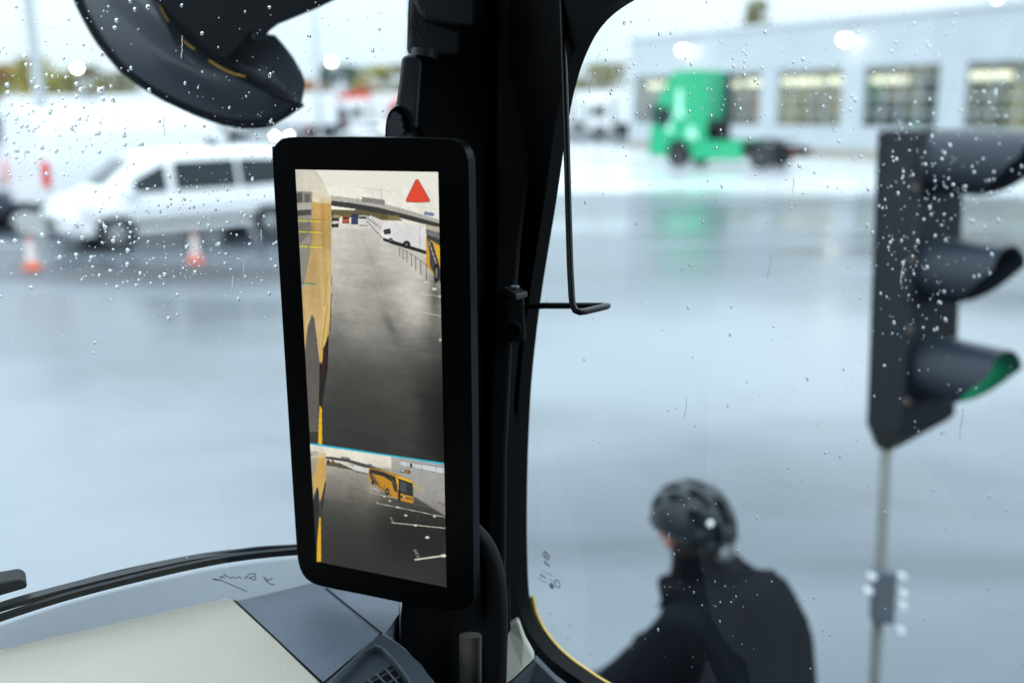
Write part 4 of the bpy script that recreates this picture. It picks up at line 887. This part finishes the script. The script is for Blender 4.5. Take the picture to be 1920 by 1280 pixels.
print('display size', ux.length, uy.length, 'centre', (o3+ux*.5+uy*.5-C0).length)
def E_(px, py, off=0): return PL(px, py, o3+dn3*off, dn3)
di = thing('camera_display', 'tall black display showing the rear camera view, in front of the pillar', 'display', E_(720, 1140), 0, world=True)
dh = mat('display_housing', (.0008, .0009, .0012), .38, spec=.10)
outl = smooth_px([(511, 300), (513, 280), (521, 267), (536, 259), (570, 257), (700, 257.5), (820, 260), (852, 264), (868, 275), (876, 296), (879, 340), (884, 700), (888, 1090), (887, 1120), (880, 1136), (864, 1143), (840, 1143), (780, 1134), (680, 1114), (606, 1099), (582, 1090), (568, 1076), (560, 1055), (556, 1020), (545, 850), (527, 560)], 4, True)
MB().prism([E_(x, y, .002) for x, y in outl], -dn3*.014).build('housing', dh, di, bev=.003, bseg=3)
# picture on the screen (it glows): painted into the colours of a fine grid
NX, NY = 300, 800
uu, vv = np.meshgrid(np.linspace(0, 1, NX+1), np.linspace(0, 1, NY+1))
den = Hm[2, 0]*uu+Hm[2, 1]*vv+Hm[2, 2]
PX = (Hm[0, 0]*uu+Hm[0, 1]*vv+Hm[0, 2])/den*FPX+960; PY = (Hm[1, 0]*uu+Hm[1, 1]*vv+Hm[1, 2])/den*FPX+640
img = np.zeros((NY+1, NX+1, 3)); rs = np.random.RandomState(4)
def vnoise(sx, sy):
    g = rs.rand(sy+2, sx+2); x = uu*sx; y = vv*sy; xi = np.minimum(x.astype(int), sx); yi = np.minimum(y.astype(int), sy); fx2 = x-xi; fy2 = y-yi; fx2 = fx2*fx2*(3-2*fx2); fy2 = fy2*fy2*(3-2*fy2)
    return (g[yi, xi]*(1-fx2)+g[yi, xi+1]*fx2)*(1-fy2)+(g[yi+1, xi]*(1-fx2)+g[yi+1, xi+1]*fx2)*fy2-.5
def inside(X, Y, pts):
    r = np.zeros(X.shape, bool); n = len(pts); j = n-1
    for i in range(n):
        xi, yi = pts[i]; xj, yj = pts[j]
        if yi != yj: r ^= ((yi > Y) != (yj > Y)) & (X < (xj-xi)*(Y-yi)/(yj-yi)+xi)
        j = i
    return r
U7 = (PX-500)*2.56, (PY-300)*2.56; L8 = (PX-540)*3.5556, (PY-800)*3.5556
sepy = 105+(L8[0]-158)*.1492
UPV = L8[1] < sepy; cur = [U7, UPV]
def poly(pts, col, a=1.0):
    m = inside(cur[0][0], cur[0][1], pts) & cur[1]; img[m] = img[m]*(1-a)+np.array(col)/255*a
def line(p, q, w_, col, a=1.0):
    X, Y = cur[0]; dx, dy = q[0]-p[0], q[1]-p[1]; L = math.hypot(dx, dy); t = ((X-p[0])*dx+(Y-p[1])*dy)/L**2; t = np.clip(t, 0, 1)
    d = np.hypot(X-p[0]-t*dx, Y-p[1]-t*dy); k = np.clip((w_/2+.7-d)/1.4, 0, 1)*cur[1]*a; img[:] = img*(1-k[..., None])+np.array(col)/255*k[..., None]
def pl(pts, w_, col, a=1.0):
    for p, q in zip(pts, pts[1:]): line(p, q, w_, col, a)
def disc(c, rx, ry, col, a=1.0):
    X, Y = cur[0]; k = np.clip((1-np.hypot((X-c[0])/rx, (Y-c[1])/ry))*rx/1.5+.5, 0, 1)*cur[1]*a; img[:] = img*(1-k[..., None])+np.array(col)/255*k[..., None]
# upper view
X, Y = U7; g = np.interp(Y+vnoise(5,6)*30, [40, 290, 330, 500, 620, 720, 820, 900, 1000, 1200, 1400], [232, 228, 200, 184, 170, 160, 140, 112, 82, 58, 50])
streak = vnoise(6, 90)*12+vnoise(14, 220)*8+vnoise(60, 300)*5
path = np.exp(-((X-(430+.42*(Y-330)))/60)**2)*12*(Y > 330)
def gb(cx, cy, sx, sy, a, k=0): return a*np.exp(-((X-cx-k*(Y-cy))/sx)**2-((Y-cy)/sy)**2)
g = g+gb(725, 690, 55, 150, 34, .15)-gb(600, 790, 24, 70, 26, .45)-gb(345, 800, 60, 120, 14)-gb(815, 640, 26, 110, 55)-gb(520, 500, 9, 140, 10, .38)+gb(560, 640, 90, 26, 16)-gb(790, 850, 60, 60, 18)+gb(470, 560, 120, 14, 9)-gb(340, 640, 60, 10, 12)
g2 = g+(streak-path)*(Y > 300)*np.clip(g/150, .35, 1)-np.clip((X-700)/140, 0, 1)*np.clip((Y-430)/300, 0, 1)*28*(Y > 430)
img[:] = np.stack([g2, g2*.985, g2*.935], -1)/255
bt_ = [(318, 176), (400, 184), (540, 206), (700, 250), (838, 292)]; bb_ = [(838, 318), (740, 296), (600, 262), (450, 232), (318, 217)]
poly([(430, 240), (455, 222), (500, 240), (640, 275), (660, 290), (480, 285), (318, 262), (318, 235)], (96, 88, 58))
poly([(318, 172), (400, 181), (540, 203), (700, 246), (840, 290), (840, 306), (700, 268), (540, 226), (400, 204), (318, 196)], (172, 170, 160))
poly([(318, 194), (400, 203), (540, 226), (700, 266), (840, 304), (840, 322), (740, 300), (600, 264), (450, 236), (318, 218)], (58, 56, 54))
for k in range(26): x = 322+k*20; y = np.interp(x, [318, 400, 540, 700, 838], [170, 179, 201, 243, 287]); line((x, y), (x, y+14), 1.5, (130, 130, 124))
line((318, 170), (540, 200), 1.6, (140, 140, 134)); line((540, 200), (838, 286), 1.6, (140, 140, 134))
poly([(465, 176), (574, 190), (574, 214), (465, 200)], (128, 126, 122)); line((425, 124), (597, 150), 1.5, (170, 160, 150)); line((557, 134), (560, 192), 2.2, (160, 148, 138))
poly([(763, 246), (810, 253), (812, 268), (763, 262)], (110, 122, 160)); line((447, 160), (447, 215), 1.6, (150, 146, 140)); disc((447, 162), 5, 4, (255, 250, 235))
for (x, y, w2, h2, c) in ((388, 283, 17, 18, (168, 84, 52)), (430, 280, 16, 26, (52, 60, 96)), (471, 288, 19, 25, (205, 203, 198))):
    poly([(x-w2, y-h2), (x+w2, y-h2+2), (x+w2, y+h2), (x-w2, y+h2)], c); poly([(x-w2+4, y-h2+7), (x+w2-4, y-h2+8), (x+w2-4, y-h2+18), (x-w2+4, y-h2+17)], (50, 50, 52)); line((x-w2, y+h2), (x+w2, y+h2), 3, (45, 43, 42))
poly([(320, 260), (352, 258), (356, 290), (352, 322), (320, 322)], (40, 40, 40)); poly([(322, 292), (354, 290), (354, 304), (322, 306)], (205, 203, 198)); poly([(323, 262), (348, 260), (366, 268), (362, 280), (325, 276)], (150, 140, 110))
for k in range(8):
    x = 494+k*10.5; y = 277+k*7; s = .85+k*.15
    poly([(x-8*s, y), (x+6*s, y-12*s), (x+26*s, y-11*s), (x+26*s, y+22*s), (x-6*s, y+22*s)], (206+k*2, 206, 203)); poly([(x-3*s, y+2), (x+5*s, y-1), (x+5*s, y+8*s), (x-3*s, y+9*s)], (78, 80, 84)); line((x-6*s, y+22*s), (x+8*s, y+25*s), 3.5, (50, 50, 50)); line((x+7*s, y-6), (x+7*s, y+20*s), 1.5, (150, 150, 150))
poly([(590, 268), (640, 262), (645, 290), (590, 285)], (140, 128, 84), .6)
poly([(556, 340), (566, 308), (600, 294), (662, 296), (660, 330), (612, 392), (566, 372)], (222, 222, 220)); poly([(568, 334), (600, 326), (604, 352), (572, 356)], (50, 54, 60))
poly([(610, 303), (742, 316), (772, 326), (772, 440), (742, 424), (612, 388)], (214, 214, 212)); line((742, 318), (742, 424), 2, (150, 150, 148)); poly([(566, 372), (612, 384), (772, 434), (772, 450), (612, 402), (566, 384)], (34, 34, 34))
disc((603, 384), 10, 11, (30, 30, 30)); disc((603, 384), 4, 4, (150, 150, 150)); disc((679, 404), 18, 18, (28, 28, 28)); disc((679, 404), 7, 7, (110, 110, 110))
poly([(772, 316), (845, 322), (845, 590), (800, 540), (772, 500)], (196, 150, 54)); poly([(772, 308), (845, 322), (845, 350), (772, 330)], (176, 170, 150)); poly([(772, 330), (845, 350), (845, 412), (776, 372)], (60, 62, 62)); poly([(774, 336), (845, 346), (845, 380), (776, 358)], (110, 112, 114)); poly([(778, 372), (806, 400), (826, 470), (845, 540), (845, 590), (812, 548), (790, 500), (788, 440)], (64, 62, 60))
for k in range(5): line((786+k*8, 392+k*24), (792+k*8, 408+k*24), 4, (215, 212, 205))
disc((822, 540), 12, 46, (24, 24, 26)); disc((822, 540), 6, 26, (120, 120, 120)); poly([(806, 400), (845, 420), (845, 470), (826, 470)], (214, 168, 50))
for k, (x, y0, y1) in enumerate(((645, 420, 466), (662, 425, 480), (680, 434, 494), (702, 446, 514), (722, 460, 533), (746, 480, 556), (773, 500, 584), (812, 516, 616))):
    line((x, y0), (x+1, y1), 1.6+k*.2, (52, 48, 46)); disc((x, y1), 5+k*1.1, 2.5+k*.5, (200, 198, 190))
pl([(645, 420), (702, 450), (773, 500), (840, 560)], 1.6, (50, 48, 46))
line((690, 628), (845, 654), 2.6, (205, 203, 192)); line((748, 725), (845, 746), 3, (200, 198, 188)); line((700, 565), (845, 604), 1.6, (180, 178, 170)); disc((840, 652), 8, 4, (235, 235, 225)); disc((840, 860), 7, 8, (170, 168, 160))
# own bus side on the upper view
poly([(140, 44), (240, 44), (275, 95), (318, 190), (318, 300), (225, 300), (140, 300)], (196, 192, 176), .8)
poly([(140, 150), (228, 150), (226, 300), (222, 420), (188, 590), (172, 610), (140, 300)], (140, 136, 124)); poly([(152, 158), (178, 152), (180, 200), (154, 206)], (86, 84, 78)); poly([(190, 162), (216, 160), (218, 200), (192, 204)], (96, 94, 88)); poly([(150, 240), (222, 236), (222, 262), (152, 268)], (72, 70, 66)); poly([(150, 206), (224, 202), (224, 236), (150, 240)], (172, 168, 156)); poly([(160, 300), (222, 296), (218, 350), (166, 400)], (110, 107, 98))
poly([(228, 166), (318, 180), (318, 700), (300, 880), (262, 976), (240, 760), (225, 738), (205, 800), (190, 930), (176, 640), (188, 590), (222, 420), (226, 300)], (192, 162, 108)); poly([(228, 200), (316, 206), (316, 290), (228, 292)], (190, 150, 84), .8)
poly([(228, 60), (275, 95), (318, 190), (318, 210), (230, 200)], (214, 206, 184), .7)
mflank = inside(X, Y, [(228, 180), (318, 190), (318, 700), (262, 976), (225, 738), (190, 930), (176, 640), (226, 300)]) & UPV
img[mflank] = (img*(1+(vnoise(38, 7)*.14+vnoise(9, 40)*.10-.14*np.exp(-((Y-330)/80)**2)+.06*np.exp(-((Y-760)/160)**2))[..., None]*np.array([.8, 1, 1.5])))[mflank]
line((300, 540), (286, 700), 2.5, (150, 120, 66), .7); line((286, 700), (262, 970), 2.5, (236, 196, 96)); line((296, 690), (284, 880), 3, (232, 190, 84)); line((306, 720), (300, 880), 3, (226, 178, 62)); line((255, 300), (240, 560), 1.6, (160, 132, 84), .6); line((284, 300), (292, 560), 1.6, (216, 186, 130), .6)
for k in range(5): line((228+k*9, 160), (228+k*9, 200), 1.4, (225, 215, 190)); line((228+k*9, 244), (228+k*9, 278), 1.4, (225, 205, 160)); disc((222+k*13, 149), 3.5, 2, (250, 250, 245))
poly([(225, 738), (236, 756), (248, 860), (262, 976), (268, 1300), (214, 1300), (196, 1000), (190, 940), (204, 800)], (92, 88, 82)); poly([(262, 976), (286, 890), (306, 830), (300, 1000), (272, 1180), (262, 1300), (256, 1300)], (34, 32, 32)); poly([(262, 960), (306, 700), (310, 760), (272, 975)], (215, 184, 100)); line((300, 690), (262, 975), 2, (120, 100, 60)); line((318, 640), (312, 820), 3, (46, 44, 42)); line((322, 510), (322, 520), 4, (240, 200, 170))
poly([(262, 1170), (273, 1190), (274, 1400), (254, 1400), (258, 1240)], (226, 176, 26)); poly([(278, 900), (290, 880), (286, 1010), (272, 1060)], (70, 30, 28))
line((320, 560), (320, 600), 2.5, (60, 56, 52))
for (x0, x1, y) in ((152, 268, 291), (156, 270, 344), (158, 274, 413)):
    line((x0, y-2), (x1, y+3), 4.2, (240, 232, 40)); line((x0, y-6), (x1, y-1), 1.6, (60, 56, 30)); line((209, y-4), (209, y+5), 2.5, (60, 56, 30))
line((170, 592), (242, 597), 3.4, (90, 220, 190)); line((170, 588), (242, 593), 2.2, (20, 24, 24))
tri = [(729, 103), (780, 192), (686, 192)]; pl(tri+[tri[0]], 20, (70, 20, 18)); pl(tri+[tri[0]], 16, (222, 72, 48)); poly(tri, (222, 72, 48))
# lower view
cur = [L8, ~UPV]; X, Y = L8
g = np.interp(Y-.10*X, [60, 190, 210, 300, 400, 480, 560, 660, 800, 1000], [232, 226, 170, 140, 108, 76, 56, 45, 40, 50])+26*np.exp(-((X-590)/60)**2-((Y-400)/70)**2)*(Y > 300)-10*np.exp(-((X-430)/26)**2-((Y-440)/60)**2)+6*np.exp(-((X-420-.9*(Y-500))/120)**2-((Y-600)/120)**2); g = g+(vnoise(9, 160)*10+vnoise(30, 300)*7)*np.clip(g/120, .35, 1)*(Y > 250)-np.clip((X-540)/200, 0, 1)*np.clip((Y-390)/100, 0, 1)*34*np.clip((900-Y)/200, 0, 1)
col = np.stack([g*1.0, g*.975, g*.90], -1)/255; img[~UPV] = np.clip(col, .085, 1)[~UPV]
poly([(268, 225), (400, 238), (560, 275), (550, 300), (268, 250)], (90, 84, 62)); poly([(160, 172), (268, 190), (400, 206), (550, 248), (700, 300), (700, 310), (545, 272), (400, 226), (268, 206), (160, 190)], (70, 68, 66)); poly([(360, 188), (424, 198), (424, 210), (360, 200)], (130, 130, 126)); poly([(541, 238), (572, 243), (572, 252), (541, 247)], (110, 122, 150))
for k in range(6):
    x = 356+k*16; y = 228+k*7; poly([(x, y-6), (x+18, y-8), (x+22, y+14), (x+2, y+12)], (212, 212, 208)); line((x, y+14), (x+18, y+17), 4, (40, 38, 36))
poly([(448, 248), (548, 268), (548, 306), (446, 282)], (208, 208, 204)); line((446, 284), (548, 308), 5, (36, 34, 34)); poly([(268, 212), (288, 214), (288, 236), (268, 234)], (40, 40, 40)); poly([(300, 214), (320, 218), (320, 230), (300, 228)], (140, 66, 40))
m = inside(X, Y, [(697, 190), (1075, 247), (1075, 605), (840, 462), (707, 420)]) & cur[1]; gw_ = np.interp(Y, [200, 320, 450, 600], [168, 156, 150, 120])+vnoise(30, 260)*6; img[m] = (np.stack([gw_, gw_*.985, gw_*.95], -1)/255)[m]
poly([(757, 222), (1060, 264), (1060, 308), (759, 250)], (196, 202, 206)); [line((757+k*48, 222+k*6.7), (757+k*48, 252+k*9), 2, (120, 122, 122)) for k in range(7)]; line((757, 222), (1060, 264), 2, (90, 90, 90)); line((759, 250), (1060, 308), 2, (90, 90, 90)); poly([(822, 233), (838, 236), (838, 264), (822, 261)], (60, 60, 62))
poly([(755, 272), (822, 285), (824, 306), (757, 292)], (36, 34, 34)); poly([(760, 278), (788, 283), (789, 293), (761, 288)], (230, 228, 222)); poly([(790, 284), (816, 289), (817, 299), (791, 294)], (232, 130, 30)); [line((766+k*9, 278), (767+k*9, 292), 1.6, (36, 34, 34)) for k in range(6)]
line((850, 462), (1060, 590), 8, (62, 60, 56)); pl([(855, 548), (905, 600), (980, 660), (1062, 728)], 3.5, (16, 16, 16)); line((840, 502), (960, 530), 2.5, (120, 118, 108))
# yellow coach
poly([(548, 262), (640, 282), (730, 308), (838, 352), (846, 372), (846, 500), (760, 476), (700, 462), (600, 388), (548, 350)], (186, 132, 28)); poly([(556, 272), (640, 292), (722, 326), (738, 350), (736, 372), (700, 346), (640, 320), (560, 300)], (38, 38, 36)); poly([(548, 286), (564, 292), (600, 352), (612, 380), (580, 366), (560, 330)], (58, 54, 48))
for k in range(4): line((566+k*8, 306+k*16), (570+k*8, 316+k*16), 3, (210, 206, 198))
poly([(700, 352), (736, 374), (738, 430), (716, 416)], (52, 50, 46)); poly([(746, 340), (800, 356), (840, 374), (844, 456), (800, 448), (752, 430)], (34, 42, 42)); poly([(756, 352), (798, 364), (798, 430), (760, 420)], (66, 76, 74)); poly([(722, 318), (800, 338), (838, 358), (838, 366), (760, 344)], (228, 178, 40)); poly([(728, 336), (744, 342), (748, 376), (736, 374)], (232, 178, 40)); pl([(842, 382), (862, 388), (873, 400), (871, 424)], 6, (222, 168, 34)); disc((672, 424), 13, 24, (26, 26, 26)); disc((672, 424), 6, 12, (140, 138, 132)); line((760, 460), (840, 474), 6, (30, 28, 28)); poly([(744, 336), (836, 368), (840, 376), (744, 346)], (36, 36, 34)); line((650, 318), (700, 352), 10, (44, 42, 38)); line((752, 452), (838, 474), 4, (40, 36, 30)); line((600, 372), (700, 452), 4, (60, 46, 24)); disc((784, 462), 8, 4, (230, 226, 210)); line((750, 478), (838, 498), 6, (212, 150, 24)); disc((575, 364), 7, 16, (24, 24, 24)); poly([(742, 410), (760, 414), (758, 500), (744, 492)], (20, 20, 20))
for a, b, w2 in (((552, 430), (740, 470), 3), ((600, 500), (1060, 594), 4.5), ((700, 630), (1070, 668), 6), ((857, 876), (1042, 850), 11), ((552, 400), (640, 412), 2)): line(a, b, w2, (214, 210, 190))
for (x0, y0, x1, y1, r) in ((476, 296, 478, 318, 0), (500, 304, 502, 334, 0), (530, 316, 532, 350, 0), (590, 340, 590, 404, 6), (612, 360, 612, 422, 7), (652, 380, 652, 456, 8), (694, 440, 688, 486, 9), (750, 470, 740, 528, 11), (808, 515, 795, 582, 12), (880, 580, 860, 648, 13), (976, 660, 938, 728, 15), (1012, 500, 985, 588, 11), (1060, 760, 1045, 850, 20)):
    line((x0, y0), (x1, y1), 2, (120, 114, 100) if r > 8 else (50, 48, 44))
    if r: disc((x1, y1), r, r*.55, (224, 222, 208))
line((1012, 494), (1062, 520), 5, (120, 60, 46))
# bay numbers, reversed as on the screen
def glyph(ch, ox, oy, s, sx=1):
    G_ = {'A': [[(0, 0), (.5, 2), (1, 0)], [(.2, .8), (.8, .8)]], '8': [[(.5, 1.1), (.05, 1.5), (.5, 2), (.95, 1.5), (.5, 1.1), (0, .55), (.5, 0), (1, .55), (.5, 1.1)]], '3': [[(0, 2), (1, 1.8), (.4, 1.1), (1, .5), (0, 0)]]}
    for ln in G_[ch]:
        pp = []
        for (a, b) in ln: a *= s; b *= s*.8; pp.append((ox+a*.55-b*sx*.75, oy+a*.95+b*.18))
        pl(pp, max(1.6, s*.16), (206, 202, 184))
glyph('8', 862, 806, 15); glyph('8', 872, 824, 15); glyph('A', 882, 844, 16); glyph('8', 700, 594, 9); glyph('8', 706, 605, 9); glyph('A', 712, 616, 9); glyph('A', 604, 486, 8)
# own bus on the lower view
poly([(150, 190), (212, 175), (262, 165), (266, 370), (222, 492), (205, 400), (178, 470), (165, 260)], (150, 142, 118), .8); poly([(212, 160), (262, 172), (264, 370), (244, 440), (222, 492), (214, 400), (200, 396), (184, 440), (174, 330), (200, 280)], (196, 158, 84)); poly([(160, 130), (235, 120), (262, 165), (262, 200), (165, 200)], (206, 200, 182), .6); [line((168+k*12, 158), (169+k*12, 172), 5, (90, 88, 84)) for k in range(4)]
poly([(205, 394), (216, 420), (222, 600), (214, 740), (196, 620), (182, 470)], (34, 32, 30)); poly([(228, 490), (258, 360), (266, 345), (244, 520), (226, 590)], (38, 35, 32)); poly([(182, 470), (196, 620), (212, 740), (200, 890), (150, 890)], (22, 20, 20))
poly([(219, 590), (229, 600), (231, 890), (202, 890), (206, 748)], (226, 174, 20)); line((222, 610), (216, 885), 2, (150, 112, 20))
cur = [L8, np.ones_like(UPV)]; line((156, 105), (1070, 241), 11, (40, 176, 204))
blot = vnoise(4, 7)*.10+vnoise(11, 25)*.07+vnoise(40, 110)*.05+vnoise(120, 320)*.045
lum = img.mean(-1); sat = (img.max(-1)-img.min(-1)); k_g = (lum < .88)*np.clip(1.2-sat*1.1, .35, 1)
img = img*(1+(blot*k_g)[..., None])
for _ in range(1):
    q4 = np.pad(img, ((1, 1), (1, 1), (0, 0)), 'edge'); img = (q4[1:-1, 1:-1]*2+q4[:-2, 1:-1]+q4[2:, 1:-1]+q4[1:-1, :-2]+q4[1:-1, 2:])/6
img = img+rs.normal(0, .012, img.shape[:2])[..., None]
img[:] = np.clip(img, 0, 1); lin = np.where(img <= .04045, img/12.92, ((img+.055)/1.055)**2.4)/(2**EXPO)
me = bpy.data.meshes.new('screen'); off = di.location
o0 = np.array(o3+dn3*.0028-off); pu = np.array(ux); pv = np.array(uy)
vs = (o0+uu[..., None]*pu+vv[..., None]*pv).reshape(-1, 3)
ii = np.arange((NX+1)*(NY+1)).reshape(NY+1, NX+1); fc = np.stack([ii[:-1, :-1], ii[1:, :-1], ii[1:, 1:], ii[:-1, 1:]], -1).reshape(-1, 4)
me.vertices.add(len(vs)); me.vertices.foreach_set('co', vs.ravel()); me.loops.add(fc.size); me.loops.foreach_set('vertex_index', fc.ravel().astype(np.int32)); me.polygons.add(len(fc)); me.polygons.foreach_set('loop_start', (np.arange(len(fc))*4).astype(np.int32)); me.update(); me.validate()
ca = me.color_attributes.new('picture', 'FLOAT_COLOR', 'POINT'); ca.data.foreach_set('color', np.concatenate([lin.reshape(-1, 3), np.ones((len(vs), 1))], 1).ravel().astype(np.float32))
sm = bpy.data.materials.new('lit_screen'); sm.use_nodes = True; tt = sm.node_tree; b = tt.nodes['Principled BSDF']; b.inputs['Base Color'].default_value = (.004, .004, .004, 1); b.inputs['Roughness'].default_value = .35
at = tt.nodes.new('ShaderNodeAttribute'); at.attribute_name = 'picture'; tt.links.new(at.outputs['Color'], b.inputs['Emission Color']); b.inputs['Emission Strength'].default_value = 1.0
so = bpy.data.objects.new('screen', me); C.objects.link(so); me.materials.append(sm); so.parent = di; so['label'] = 'lit screen with a red triangle and two rear views'
# arm
armm = mat('arm_plastic', (.022, .030, .038), .40, bump=.25, bscale=450); armt = mat('arm_textured', (.016, .019, .024), .5, bump=.6, bscale=300)
zA = .985
ar = thing('display_arm', 'black hinged arm holding the display, with a round mesh speaker cover', 'display arm', P(760, 240, zA), 0, world=True)
k_ = zA/FPX
def solid(pts, z, th, nm, m, bev): return MB().prism([P(x, y, z) for x, y in pts], ray(780, 150)*th).build(nm, m, ar, bev=bev, bseg=4, smooth=40)
solid([(769, -60), (767, -10), (766, 4), (764, 60), (763, 102), (800, 106), (860, 106), (880, -60)], zA+.01, .05, 'upper_column', armt, .006)
solid([(773, -60), (774, 0), (786, 24), (796, 36), (812, 42), (850, 50), (890, 52), (890, -60)], zA-.008, .03, 'joint_cover', armt, .006)
MB().tube([P(797, 97, zA+.008), P(795, 112, zA+.008)], 27*k_, 24).build('collar', armm, ar, 50)
solid([(757, 103), (753, 112), (749, 150), (745, 180), (741, 204), (760, 250), (783, 252), (789, 170), (793, 120), (790, 108), (782, 103)], zA-.005, .04, 'lower_arm', armm, .0065)
pod = smooth_px([(722, 262), (723, 235), (728, 214), (738, 202), (749, 198), (760, 206), (770, 226), (778, 262)], 5)
solid(pod, zA-.03, .04, 'speaker_pod', dh, .004)
gp = smooth_px([(724, 262), (725, 238), (730, 220), (739, 211), (748, 214), (755, 230), (759, 262)], 5)
MB().add([P(x, y, zA-.0335) for x, y in gp], [tuple(range(len(gp)))]).build('speaker_recess', darkm, ar)
mesh_ = MB(); gx = [(x, y) for x, y in gp]
for r_ in range(12):
    for c_ in range(9):
        cx = 724+c_*4.6+(r_ % 2)*2.3; cy = 212+r_*4.1
        if inside(np.array([cx]), np.array([cy]), gx)[0]:
            hp_ = [(cx+2.65*math.sin(PI/3*k), cy+2.65*math.cos(PI/3*k)) for k in range(6)]; hi = [(cx+1.75*math.sin(PI/3*k), cy+1.75*math.cos(PI/3*k)) for k in range(6)]
            mesh_.add([P(x, y, zA-.0345) for x, y in hp_+hi], [(k, (k+1) % 6, 6+(k+1) % 6, 6+k) for k in range(6)])
mesh_.build('speaker_grille', mat('speaker_mesh', (.16, .18, .21), .35), ar)
# small bracket between the arm foot and the display
MB().tube([P(772, 250, zA+.03), E_(772, 290, -.02)], .012, 16).build('foot_joint', dh, ar, 50)
for o in S.objects:
    if o.get('_w') is not None: del o['_w']
